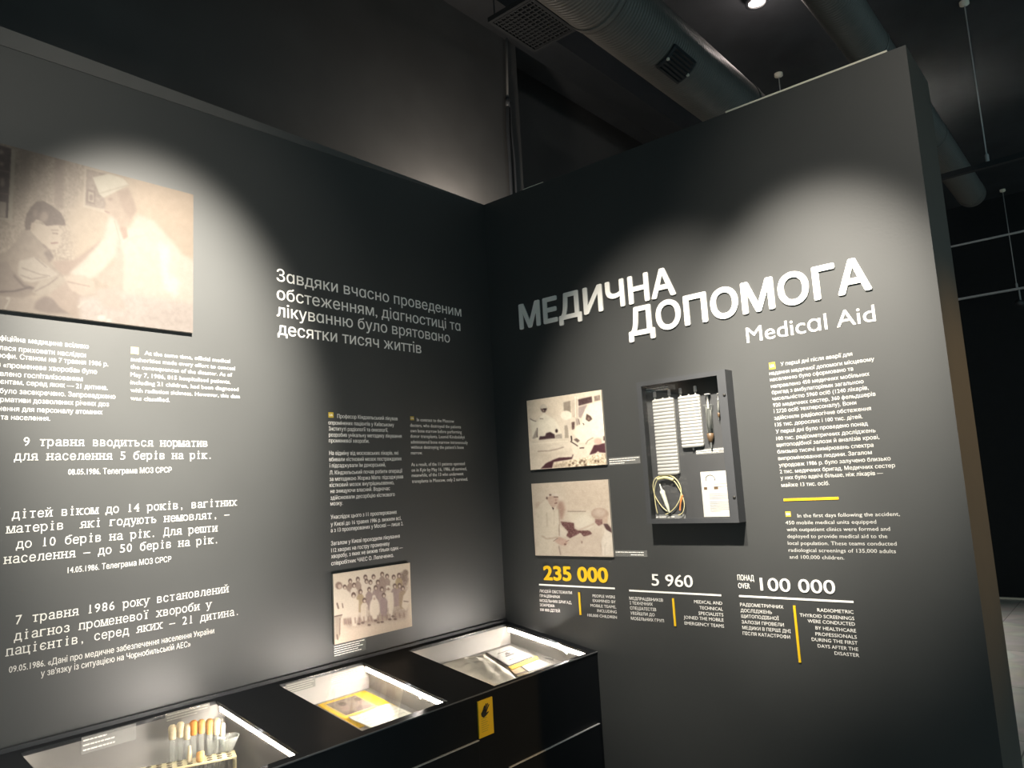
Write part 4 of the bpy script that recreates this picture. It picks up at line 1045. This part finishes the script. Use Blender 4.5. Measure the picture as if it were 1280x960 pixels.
# ------------------------------------------------------------------ case 2: folder and paper
F2 = FLOORS[1]
def f2(px, py, up=0.0): q_ = at_slope(px, py, F2[0] + up, SL); return q_
NRM = np.array([0, -SL, 1.0]); NRM /= np.linalg.norm(NRM)
def sl_board(x0, x1, y0, y1, z0, up, th):
    return [(x0, y0, z0 + SL * y0 + up), (x1, y0, z0 + SL * y0 + up), (x1, y1, z0 + SL * y1 + up), (x0, y1, z0 + SL * y1 + up)], NRM * th
t = thing('yellow_folder', 'yellow folder lying open at the back of the middle case', 'folder', (-1.04, -0.15, F2[0] - 0.027))
q, n_ = sl_board(-1.150, -0.930, -0.300, -0.058, F2[0], 0.0005, 0.003); MB().prism(q, n_).build('folder_cover', M['yellow'], t)
q, n_ = sl_board(-1.135, -0.985, -0.205, -0.070, F2[0], 0.0036, 0.0008); o = MB().prism(q, n_).build('pale_border', M['sand'], t)
p = Paint(395, 862, 480, 905, 6, (186, 168, 150))
p.poly([(398, 860), (480, 860), (480, 880), (398, 884)], (196, 180, 164), 1, noise=16, cell=2)
p.ell(431, 884, 5.5, 5, (208, 180, 166), 0.6); p.ell(428, 880, 5, 2.4, (110, 90, 82), 0.5); p.poly([(422, 893), (440, 888), (452, 892), (432, 900)], (150, 128, 122), 0.8, noise=14, cell=1)
p.ell(451, 876, 5, 4.2, (212, 186, 172), 0.6); p.ell(447, 874, 4.5, 2.2, (130, 110, 100), 0.5); p.poly([(444, 884), (460, 880), (462, 886), (450, 890)], (170, 150, 144), 0.8, noise=14, cell=1); p.ell(414, 887, 5, 3, (160, 142, 130), 1)
u_ = 0.0048
print_sheet('pasted_picture', [(-1.128, -0.077, F2[0] + SL * -0.077 + u_), (-0.992, -0.077, F2[0] + SL * -0.077 + u_), (-0.992, -0.197, F2[0] + SL * -0.197 + u_), (-1.128, -0.197, F2[0] + SL * -0.197 + u_)], 80, 60, p, 0.35, t)
t = thing('paper_document', 'creased whitish document lying in front of the yellow folder', 'document', (-1.02, -0.35, F2[0] - 0.06))
mb = MB(); nx, ny = 26, 20; V = []
for j in range(ny):
    for i in range(nx):
        u, v = i / (nx - 1), j / (ny - 1)
        x = -1.135 + 0.200 * u + 0.004 * math.sin(v * 5); y = -0.470 + 0.250 * v
        V.append((x, y, F2[0] + SL * y + 0.0075 + 0.0016 * math.sin(u * 7 + v * 3) + 0.0010 * math.sin(v * 11) + (0.003 if v > 0.97 else 0)))
mb.add(V, [(j * nx + i, j * nx + i + 1, (j + 1) * nx + i + 1, (j + 1) * nx + i) for j in range(ny - 1) for i in range(nx - 1)], 0, True)
o = mb.build('sheet', M['doc'], t); so = o.modifiers.new('paper', 'SOLIDIFY'); so.thickness = 0.0006; so.offset = 1
mb = MB()
for i in range(9):
    y = -0.255 - i * 0.022
    for x0_, x1_ in ((-1.12, -1.04), (-1.03, -0.955)):
        z_ = F2[0] + SL * y + 0.0115
        mb.add([(x0_, y, z_), (x1_, y, z_), (x1_, y + 0.004, z_ + 0.0007), (x0_, y + 0.004, z_ + 0.0007)], [(0, 1, 2, 3)])
mb.build('faint_writing', mat('faint_ink', (0.27, 0.29, 0.26), 0.7, noise=0.1), t)

# ------------------------------------------------------------------ case 3: cloth, framed sheet, cards
F3 = FLOORS[2]
def f3(px, py, up=0.0): return at_slope(px, py, F3[0] + up, SL)
def quad3(pix, up, th):
    P = [np.array(f3(*q_, up)) for q_ in pix]
    for q_ in P:
        q_[0] = min(q_[0], -0.053); q_[1] = min(max(q_[1], -0.515), -0.047); q_[2] = F3[0] + SL * q_[1] + up
    return P[::-1], NRM * th
q, n_ = quad3(((607, 817), (639, 807), (665, 822), (636, 834)), 0.0006, 0.006)
t = thing('framed_certificate', 'pale certificate in a thin dark frame at the back of the case beside the partition', 'certificate', np.mean(q, axis=0))
MB().prism(q, n_).build('dark_frame', mat('frame_grey', (0.16, 0.15, 0.15), 0.4, noise=0.05), t)
cc = np.mean(q, axis=0); qi = [cc + (np.array(v) - cc) * 0.93 for v in q]
MB().prism([v + NRM * 0.006 for v in qi], NRM * 0.0006).build('sheet', M['paper'], t)
mb = MB(); qa = [v + NRM * 0.0068 for v in qi]
def bil(qd, u, v): return (qd[0] * (1 - u) + qd[1] * u) * (1 - v) + (qd[3] * (1 - u) + qd[2] * u) * v
for u0, u1, v0, v1 in ((0.30, 0.70, 0.42, 0.50), (0.38, 0.60, 0.52, 0.60), (0.2, 0.8, 0.2, 0.23), (0.2, 0.8, 0.72, 0.75), (0.45, 0.55, 0.55, 0.66)):
    mb.add([bil(qa, u0, v0), bil(qa, u1, v0), bil(qa, u1, v1), bil(qa, u0, v1)], [(0, 1, 2, 3)])
mb.build('printed_crest', M['ink'], t)
q, n_ = quad3(((635, 834.0), (671, 820.5), (673, 824), (640, 837.5)), 0.0075, 0.002)
tag(MB().prism(q, n_).build('yellow_strip', M['yellow']), 'narrow yellow strip lying between the certificate and the white card', 'strip')
q, n_ = quad3(((649, 832), (674, 826.3), (690, 831), (661, 840.5)), 0.0006, 0.004)
tag(MB().prism(q, n_).build('white_card', M['paper']), 'blank white card at the front right of the case beside the partition', 'card')
q, n_ = quad3(((637, 838), (648, 834.0), (661, 842), (647, 846)), 0.0006, 0.003)
t = thing('pale_booklet', 'small cream booklet with a dark strap between cloth and white card', 'booklet', np.mean(q, axis=0))
MB().prism(q, n_).build('cover', M['cotton'], t)
mb = MB(); qa = [np.array(v) + NRM * 0.0031 for v in q]
mb.prism([bil(qa, 0.0, 0.12), bil(qa, 1, 0.12), bil(qa, 1, 0.3), bil(qa, 0, 0.3)], NRM * 0.001); mb.build('dark_strap', M['brown'], t)
# folded cloth: low hummock with creases
out = [f3(*q_, 0.01) for q_ in ((545, 827), (567, 814), (580, 820), (606, 817), (620, 827), (635, 836), (646, 847), (631, 851.5), (615, 857), (580, 842))]
out = [np.array([min(max(q_[0], -0.672), -0.06), min(max(q_[1], -0.512), -0.052)]) for q_ in out]
cen = np.mean(out, axis=0); mb = MB(); V = []; rings = 14; K = 80
per = [out[i] * (1 - f_) + out[(i + 1) % len(out)] * f_ for i in range(len(out)) for f_ in np.linspace(0, 1, 8, endpoint=False)]
K = len(per)
for r_ in range(rings + 1):
    s_ = 1 - r_ / rings
    for k_, q_ in enumerate(per):
        xy = cen + (q_ - cen) * s_
        h_ = 0.030 * (1 - s_ ** 2.2) * (0.75 + 0.25 * math.cos((xy[0] + 0.5) * 6))
        cr = 0.0040 * math.sin(xy[0] * 42 + xy[1] * 61 + 1.2 * math.sin(xy[1] * 37)) * min(1, (1 - s_) * 4) + 0.0022 * math.sin(xy[0] * 95 - xy[1] * 40)* min(1, (1 - s_) * 4)
        V.append((xy[0], xy[1], F3[0] + SL * xy[1] + 0.004 + h_ + cr))
Fc = [(r_ * K + k_, r_ * K + (k_ + 1) % K, (r_ + 1) * K + (k_ + 1) % K, (r_ + 1) * K + k_) for r_ in range(rings) for k_ in range(K)]
base_i = len(V); V += [(q_[0], q_[1], F3[0] + SL * q_[1] + 0.0004) for q_ in per]
Fc += [(base_i + k_, base_i + (k_ + 1) % K, (k_ + 1) % K, k_) for k_ in range(K)]
mb.add(V, Fc, 0, True)
tag(mb.build('folded_cloth', M['cloth']), 'crumpled cream cloth folded in the left of the case beside the partition', 'cloth')
#@@WALLCASE
# ------------------------------------------------------------------ glazed wall case
D = 0.067
CU0, CU1, CZ0, CZ1 = 0.884, 1.292, 1.413, 2.018
case = thing('wall_display_case', 'dark grey glazed shallow case hung on the partition under the title', 'display case', RW.P((CU0 + CU1) / 2, CZ0))
mb = MB()
q, n_ = board(RW, (CU0 + 0.002, CZ0 + 0.002), (CU1 - 0.002, CZ1 - 0.002), 0.0, 0.006); mb.prism(q, n_)
mb.build('back_panel', M['caseback'], case)
def rim(name, w_, d0, d1, m_, bev=0.0, wl=None, wr=None):
    mb = MB(); wl = wl or w_; wr = wr or w_
    for a, b in (((CU0, CZ0), (CU0 + wl, CZ1)), ((CU1 - wr, CZ0), (CU1, CZ1)), ((CU0 + wl, CZ1 - w_), (CU1 - wr, CZ1)), ((CU0 + wl, CZ0), (CU1 - wr, CZ0 + w_))):
        q, n_ = board(RW, a, b, d0, d1); mb.prism(q, n_)
    return mb.build(name, m_, case, bevel=bev)
rim('case_sides', 0.008, 0.0, D - 0.008, M['casefront'])
rim('front_frame', 0.020, D - 0.008, D, M['casefront'], 0.0, 0.022, 0.036)
q, n_ = board(RW, (CU0 + 0.021, CZ0 + 0.019), (CU1 - 0.035, CZ1 - 0.019), D - 0.007, D - 0.004)
MB().prism(q, n_).build('glass_pane', M['glass'], case)
for sx, sy in ((905.5, 493.5), (918, 621.5)):
    P = RW.uv(at(sx, sy, 0, -D))
    MB().lathe(RW.P(P[0], P[1], D), [(0.0058, 0), (0.0058, 0.003), (0.003, 0.0045), (0.0003, 0.0046)], axis=RW.n, seg=16).build('lock_screw', M['black'], case)
def cu(px, py, d=0.02): return RW.uv(at(px, py, 0, -d))
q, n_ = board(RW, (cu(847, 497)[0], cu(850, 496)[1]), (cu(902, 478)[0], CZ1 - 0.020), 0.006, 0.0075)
o = MB().prism(q, n_).build('painted_reflection', M['black'], case); o['label'] = 'dark strip painting a glass reflection at the upper right'  # dark patch painted in place of a reflection in the glass

def ribbed_pack(label, px, ports, nub, nr):
    (u0, z1), (u1, _), (_, z0) = cu(*px[0]), cu(*px[1]), cu(*px[2])
    u0b = cu(*px[3])[0]; u1 = (u1 + cu(*px[2])[0]) / 2; u0 = (u0 + u0b) / 2
    t = thing('ribbed_filter_pack', label, 'medical device', RW.P((u0 + u1) / 2, z0, 0.006), 'ribbed white packs in the wall case')
    # one continuous corrugated block with rounded corners
    mb = MB(); n = nr * 8; rr = 0.008; V = []; prof = []
    for i in range(n + 1):
        f_ = i / n; z = z1 + (z0 - z1) * f_
        dd = min(z1 - z, z - z0); ins = rr - math.sqrt(max(0, rr ** 2 - max(0, rr - dd) ** 2))
        d_ = 0.020 + 0.0030 * abs(math.sin(math.pi * nr * f_))
        prof.append((z, u0 + ins, u1 - ins, d_))
    for z, a, b, d_ in prof:
        V += [RW.P(a, z, 0.0065), RW.P(a, z, d_ - 0.004), RW.P(a + 0.004, z, d_), RW.P(b - 0.004, z, d_), RW.P(b, z, d_ - 0.004), RW.P(b, z, 0.0065)]
    Fx = [(i * 6 + k, (i + 1) * 6 + k, (i + 1) * 6 + (k + 1) % 6, i * 6 + (k + 1) % 6) for i in range(n) for k in range(6)]
    Fx += [tuple(range(6)), tuple(n * 6 + k for k in range(5, -1, -1))]
    mb.add(V, Fx); mb.build('ribbed_body', M['pack'], t)
    for a, top in ports:
        ua = cu(*a)[0]; zt = cu(*top)[1]
        mb = MB().lathe(RW.P(ua, z1 - 0.006, 0.014), [(0.0042, 0), (0.0042, (zt - z1) * 0.45), (0.0030, (zt - z1) * 0.5)], seg=14)
        pt = mb.build('port', M['pack'], t)
        h_ = zt - z1 + 0.006
        sub('port_cap', MB().lathe(RW.P(ua, z1 - 0.006, 0.014), [(0.0062, h_ * 0.42), (0.0068, h_ * 0.5), (0.0064, h_ * 0.95), (0.004, h_), (0.0003, h_)], seg=14), M['pink'], pt)
    um = (u0 + u1) / 2
    MB().lathe(RW.P(um, z1 - 0.002, 0.014), [(0.004, 0), (0.004, 0.007), (0.0003, 0.008)], seg=12).build('top_nub', M['pack'], t)
    if nub: MB().lathe(RW.P(um, z0 - 0.012, 0.014), [(0.0003, 0), (0.0035, 0.001), (0.0035, 0.010), (0.008, 0.0125)], seg=12).build('bottom_nub', M['pack'], t)
ribbed_pack('longer ribbed white plastic pack, left one in the wall case', ((814.5, 500), (841, 497), (849, 593), (822.5, 594.5)),
            [((818, 500), (817, 489.5)), ((836, 497), (835.5, 486.5))], False, 22)
ribbed_pack('shorter ribbed white plastic pack hanging beside the syringe', ((847, 496), (874, 492.5), (879, 558), (852, 559.5)),
            [((850, 495), (849, 485)), ((868.5, 492), (868, 482))], True, 16)

# syringes
def syringe(label, top, bot, r, tipmat, group):
    (ut, zt), (ub, zb) = cu(*top), cu(*bot); L = zt - zb
    t = thing('glass_syringe', label, 'syringe', RW.P(ub, zb, 0.015), group)
    c = lambda h: RW.P(ub + (ut - ub) * h, zb + L * h, 0.018)
    ax = c(1) - c(0)
    MB().lathe(c(0.26), [(r * 0.3, 0), (r, 0.004), (r, L * 0.50), (r * 1.5, L * 0.505), (r * 1.5, L * 0.52), (r, L * 0.525)], axis=ax, seg=18).build('barrel', M['lab'], t)
    MB().lathe(c(0.34), [(0.0002, 0), (r * 0.82, 0.001), (r * 0.82, L * 0.34), (r * 0.3, L * 0.36), (r * 0.28, L * 0.62), (r * 0.9, L * 0.625), (r * 0.9, L * 0.64), (0.0002, L * 0.645)], axis=ax, seg=14).build('plunger', M['white_dim'], t)
    MB().lathe(c(0.10), [(r * 0.35, 0), (r * 0.6, L * 0.02), (r * 1.0, L * 0.08), (r * 1.05, L * 0.16), (r * 0.7, L * 0.17)], axis=ax, seg=14).build('tip_collar', M[tipmat], t)
    MB().lathe(c(0.0), [(r * 0.3, 0), (r * 0.32, L * 0.10)], axis=ax, seg=10).build('needle_hub', M['steel'], t)
syringe('larger glass syringe with brown collar in the wall case', (883.5, 491), (889, 560), 0.0135, 'brown', 'syringes in the wall case')
syringe('tiny thin syringe right of the larger one in the wall case', (897, 491), (898.5, 525), 0.0050, 'brown', 'syringes in the wall case')

# tubing set
ub, zb = cu(826, 645)
t = thing('infusion_tubing', 'coiled yellowed tubing set with white drip chamber in the wall case', 'medical tubing', RW.P(ub, zb, 0.01))
def pxs(pts, d=0.016): return [RW.P(*cu(x, y, d), d) for x, y in pts]
def smooth_path(pts, n=8):
    P = [np.array(p_) for p_ in pts]; out_ = []
    for i in range(len(P) - 1):
        p0, p1, p2, p3 = P[max(i - 1, 0)], P[i], P[i + 1], P[min(i + 2, len(P) - 1)]
        for f_ in np.linspace(0, 1, n, endpoint=False):
            out_.append(0.5 * ((2 * p1) + (-p0 + p2) * f_ + (2 * p0 - 5 * p1 + 4 * p2 - p3) * f_ ** 2 + (-p0 + 3 * p1 - 3 * p2 + p3) * f_ ** 3))
    return out_ + [P[-1]]
mb = MB()
mb.tube(smooth_path(pxs([(836, 640), (828, 634), (820, 622), (816.5, 610), (818, 600), (825, 595), (836, 594), (845, 599), (851, 610), (850.5, 622), (845, 633), (838, 640), (832, 643)])), 0.0022, 8)
mb.tube(smooth_path(pxs([(822, 642), (819.5, 630), (818, 612), (822, 600), (832, 597), (842, 601), (848, 609), (853, 620), (855.5, 632), (853, 641), (848, 644)], 0.020)), 0.0020, 8)
mb.build('tube', M['tube'], t)
MB().tube(smooth_path(pxs([(822, 599), (832, 597), (842, 600)], 0.022)), 0.0065, 10).build('tape_wrap', M['tube'], t)
A_, B_ = [np.array(v) for v in pxs([(827, 612), (837, 641)], 0.022)]
L_ = np.linalg.norm(B_ - A_)
MB().lathe(A_, [(0.002, -L_ * 0.25), (0.004, 0), (0.011, L_ * 0.08), (0.010, L_ * 0.2), (0.008, L_ * 0.7), (0.005, L_ * 0.9), (0.002, L_)], axis=B_ - A_, seg=16).build('drip_chamber', M['chamber'], t)
MB().tube(smooth_path(pxs([(853, 619), (851, 628), (850, 638)], 0.022)), [0.004] * 8 + [0.003] * 8 + [0.004], 8).build('roller_clip', M['orange'], t)
# printed sheet
(u0, z1), (u1, _), (_, z0) = cu(874.7, 590, .012), cu(912, 588, .012), cu(916.5, 645.7, .012); u0 = (u0 + cu(879.5, 645.7, .012)[0]) / 2; u1 = (u1 + cu(916.7, 645.7, .012)[0]) / 2
t = thing('printed_leaflet', 'white printed leaflet with a round grey motif in the wall case corner', 'leaflet', RW.P((u0 + u1) / 2, z0, 0.006))
q, n_ = board(RW, (u0, z0), (u1, z1), 0.006, 0.0075); MB().prism(q, n_).build('sheet', M['leaflet'], t)
mb = MB(); W_, H_ = u1 - u0, z1 - z0
def bar(a0, b0, a1, b1):
    q, n_ = board(RW, (u0 + W_ * a0, z1 - H_ * b1), (u0 + W_ * a1, z1 - H_ * b0), 0.0075, 0.0079); mb.prism(q, n_)
for i in range(12):
    if i != 4: bar(0.24, 0.50 + i * 0.034, 0.24 + 0.66 * (0.5 if i == 11 else 1), 0.508 + i * 0.034)
bar(0.45, 0.28, 0.85, 0.29); bar(0.45, 0.34, 0.92, 0.35)
mb.build('text_lines', M['ink'], t)
mb = MB(); c_ = RW.P(u0 + W_ * 0.32, z1 - H_ * 0.17, 0.0078)
mb.tube([c_ + RW.u * 0.020 * math.cos(a) + np.array([0, 0, 0.017]) * math.sin(a) for a in np.linspace(-0.3, math.pi + 0.3, 20)], 0.0016, 6)
mb.build('arc_motif', M['ink'], t)
mb = MB(); bar(0.08, 0.34, 0.19, 0.40); bar(0.42, 0.34, 0.56, 0.40); mb.build('dark_blocks', M['brown'], t)
mb = MB(); bar(0.21, 0.35, 0.40, 0.39); mb.build('pink_block', M['pink'], t)
CB = Frame(0, -0.0062, (0, -1, 0), (-1, 0, 0))
label_plate('caption strip with two white lines over the longer ribbed pack', CB, ((800.5, 487), (844, 479), (844.5, 486), (801, 493)), [(0.05, 0.80), (0.05, 0.80)], 'captions inside the wall case')
label_plate('caption strip with two white lines below the syringes', CB, ((870, 562), (908, 559), (908, 566), (870, 568)), [(0.02, 0.98), (0.02, 0.75)], 'captions inside the wall case')
label_plate('caption strip with a white line under the coiled tubing', CB, ((814, 643.5), (857, 643), (857, 649), (814, 649)), [(0.02, 0.7)], 'captions inside the wall case')
#@@CEIL
# ------------------------------------------------------------------ ceiling services
def duct(label, y, z, r, x0, x1, vent_x=None):
    t = thing('air_duct', label, 'duct', (x0, y, z), 'round ducts under the ceiling')
    mb = MB(); n = int((x1 - x0) / 0.05); pts = [(x0 + (x1 - x0) * i / n, y, z) for i in range(n + 1)]
    mb.tube(pts, [r * (1.006 if i % 12 == 0 else 1.0) for i in range(n + 1)], 28)
    mb.build('pipe', M['duct'], t)
    for xs_ in np.arange(x0 + 0.6, x1, 1.6):
        mb = MB().tube([(xs_ - 0.02, y, z), (xs_ + 0.02, y, z)], r * 1.03, 28)
        mb.build('joint_collar', M['duct'], t)
    if vent_x is not None:
        mb = MB(); a0 = math.radians(-78); a1 = math.radians(-38); W_ = 0.22
        for i in range(7):
            a = a0 + (a1 - a0) * i / 6; c_ = (y + math.cos(a) * r * 1.02 * -1, z + math.sin(a) * r * 1.02)
            mb.box((vent_x - W_ / 2, c_[0] - 0.007, c_[1] - 0.012), (vent_x + W_ / 2, c_[0] + 0.007, c_[1] + 0.012))
        for xx in (vent_x - W_ / 2, vent_x + W_ / 2):
            P = [(xx, y - math.cos(a) * r * 1.03, z + math.sin(a) * r * 1.03) for a in np.linspace(a0 - 0.05, a1 + 0.05, 8)]
            mb.tube(P, 0.012, 6)
        mb.build('vent_grille', M['dark'], t)
        for s_ in (-1, 1):
            mb = MB().lathe((vent_x + s_ * W_ / 2, y - math.cos(a0 + 0.35) * r * 1.05, z + math.sin(a0 + 0.35) * r * 1.05), [(0.0002, -0.014), (0.009, -0.012), (0.009, 0), (0.0002, 0.001)], seg=10)
            mb.build('bright_screw', M['trim_lit_edge'], t)
duct('large round duct with a dark vent, passing over the partition', -0.79, 3.93, 0.175, -2.2, 4.6, at(867, 68, 2, 3.80)[0])
duct('thinner round duct right of the vented one, running far behind the partition', -1.60, 4.0, 0.115, -0.6, 4.9)

t = thing('ceiling_grille', 'dim square perforated grille panel under the ceiling above the corner', 'vent', (0.45, -0.07, 4.32))
mb = MB()
for a, b in (((0.22, -0.235), (0.66, -0.215)), ((0.22, 0.070), (0.66, 0.09)), ((0.22, -0.215), (0.24, 0.070)), ((0.64, -0.215), (0.66, 0.070))):
    mb.box((a[0], a[1], 4.30), (b[0], b[1], 4.33))
mb.build('frame', M['far'], t)
mb = MB()
for i in range(13): x = 0.25 + i * 0.032; mb.box((x, -0.215, 4.305), (x + 0.012, 0.070, 4.315))
for i in range(9): y = -0.20 + i * 0.032; mb.box((0.24, y, 4.307), (0.64, y + 0.008, 4.317))
mb.build('grid', M['far'], t)
mb = MB()
for x in (0.25, 0.63):
    for y in (-0.2, 0.06): mb.tube([(x, y, 4.325), (x, y, 4.725)], 0.004, 6)
mb.build('hanger', M['dark'], t)

# dark beam where the upper wall meets the ceiling
struct(MB().box((-7, 0.12, 4.52), (7.6, 0.35, 4.72)).build('trim_4', M['dark']))

# conduits on the upper wall above the corner
P1 = [at(x, y, 1, 0.333) for x, y in ((635.5, 60), (634.5, 128), (634.5, 160), (637, 200), (639.5, 250))]
t = thing('cable_conduit', 'vertical dark conduit with a lighter coupling on the upper wall over the corner', 'conduit', P1[-1])
MB().tube(smooth_path(P1[1:]), 0.012, 10).build('lower_cable', M['dark'], t)
MB().tube([P1[0] + (0, 0, 0.25), P1[1]], 0.0075, 10).build('upper_pipe', M['sliver_pipe'], t)
MB().tube([P1[1] + (0, 0, 0.03), P1[1] - (0, 0, 0.03)], 0.015, 10).build('coupling', M['casefront'], t)
P2 = [at(x, y, 1, 0.333) for x, y in ((637.5, 128), (639.5, 165), (643, 200), (645.5, 246))]
tag(MB().tube(smooth_path(P2), 0.008, 10).build('hanging_cable', M['dark']), 'thin dark cable hanging right of the vertical conduit', 'cable')

# downlight on the ceiling
P = at(945, -6, 2, 4.72)
t = thing('downlight', 'small glowing round downlight on the ceiling above the partition', 'lamp', (P[0], P[1], 4.72))
MB().lathe((P[0], P[1], 4.66), [(0.055, 0.0), (0.075, 0.0), (0.075, 0.06), (0.055, 0.06), (0.055, 0.0)], seg=24).build('housing', M['dark'], t)
MB().lathe((P[0], P[1], 4.672), [(0.0005, 0.0), (0.054, 0.0), (0.054, 0.006)], seg=24).build('lens', M['lamp'], t)

# track rails hung on wires in the next room
def wire_rail(label, top, low, ylen, m_, thick, wy=None):
    A = at(*top, 2, 4.72); B = at(*low, 0, A[0])
    t = thing('hanging_track', label, 'light track', (A[0], A[1], B[2]), 'light tracks in the next room')
    mb = MB().box((A[0] - 0.02, A[1] - ylen, B[2] - thick), (A[0] + 0.02, PE + 1.6 if ylen < 9 else 0.5, B[2])); mb.build('rail', m_, t)
    w_ = MB().tube([(A[0], A[1], 4.72), (A[0], A[1], B[2])], 0.0045, 6).build('hanging_wire', M['rail'], t)
    MB().lathe((A[0], A[1], 4.685), [(0.006, 0), (0.03, 0.012), (0.03, 0.035)], seg=14).build('ceiling_anchor', M['trim_lit_edge'], t)
    MB().lathe((A[0], A[1], B[2]), [(0.012, 0), (0.012, 0.05), (0.006, 0.06)], seg=10).build('clamp', M['rail'], t)
    return t, A, B
wire_rail('dark track on a long pale wire, nearest the partition in the next room', (1205, 2), (1234, 203), 3.0, M['dark'], 0.035)
t3, A3, B3 = wire_rail('far track on a thin wire, lowest one in the next room', (1253, 237), (1272, 360), 3.0, M['rail'], 0.022)
A_ = at(973, 92, 2, 4.72)
t = thing('ceiling_hanger', 'small pale ceiling hook with wire showing just over the partition edge', 'hanger', (A_[0], A_[1], 4.3))
MB().lathe((A_[0], A_[1], 4.685), [(0.006, 0), (0.032, 0.012), (0.032, 0.035)], seg=14).build('anchor', M['trim_lit_edge'], t)
MB().tube([(A_[0], A_[1], 4.70), (A_[0], A_[1], 3.6)], 0.004, 6).build('wire', M['rail'], t)
x_ = 6.0
R0, R1 = at(1185, 308.5, 0, x_), at(1290, 287.5, 0, x_)
t = thing('hanging_track', 'pale thin track between the two wired tracks in the next room', 'light track', R1, 'light tracks in the next room')
MB().box((x_ - 0.015, R1[1] - 0.8, R0[2] - 0.014), (x_ + 0.015, 0.5, R0[2])).build('rail', M['rail'], t)
MB().tube([(x_, -2.3, 4.72), (x_, -2.3, R0[2])], 0.004, 6).build('hanging_wire', M['rail'], t)
P = at(1276, 377, 0, A3[0])
t = thing('track_spotlight', 'small grey spotlight hanging under the far track', 'spotlight', (A3[0], P[1], B3[2] - 0.02))
MB().tube([(A3[0], P[1], B3[2] - 0.02), (A3[0], P[1], P[2])], 0.008, 8).build('stem', M['rail'], t)
MB().lathe((A3[0] - 0.04, P[1] + 0.03, P[2]), [(0.0005, 0), (0.03, 0.002), (0.035, 0.10), (0.0005, 0.11)], axis=(0.8, -0.5, -0.3), seg=14).build('head', M['casefront'], t)
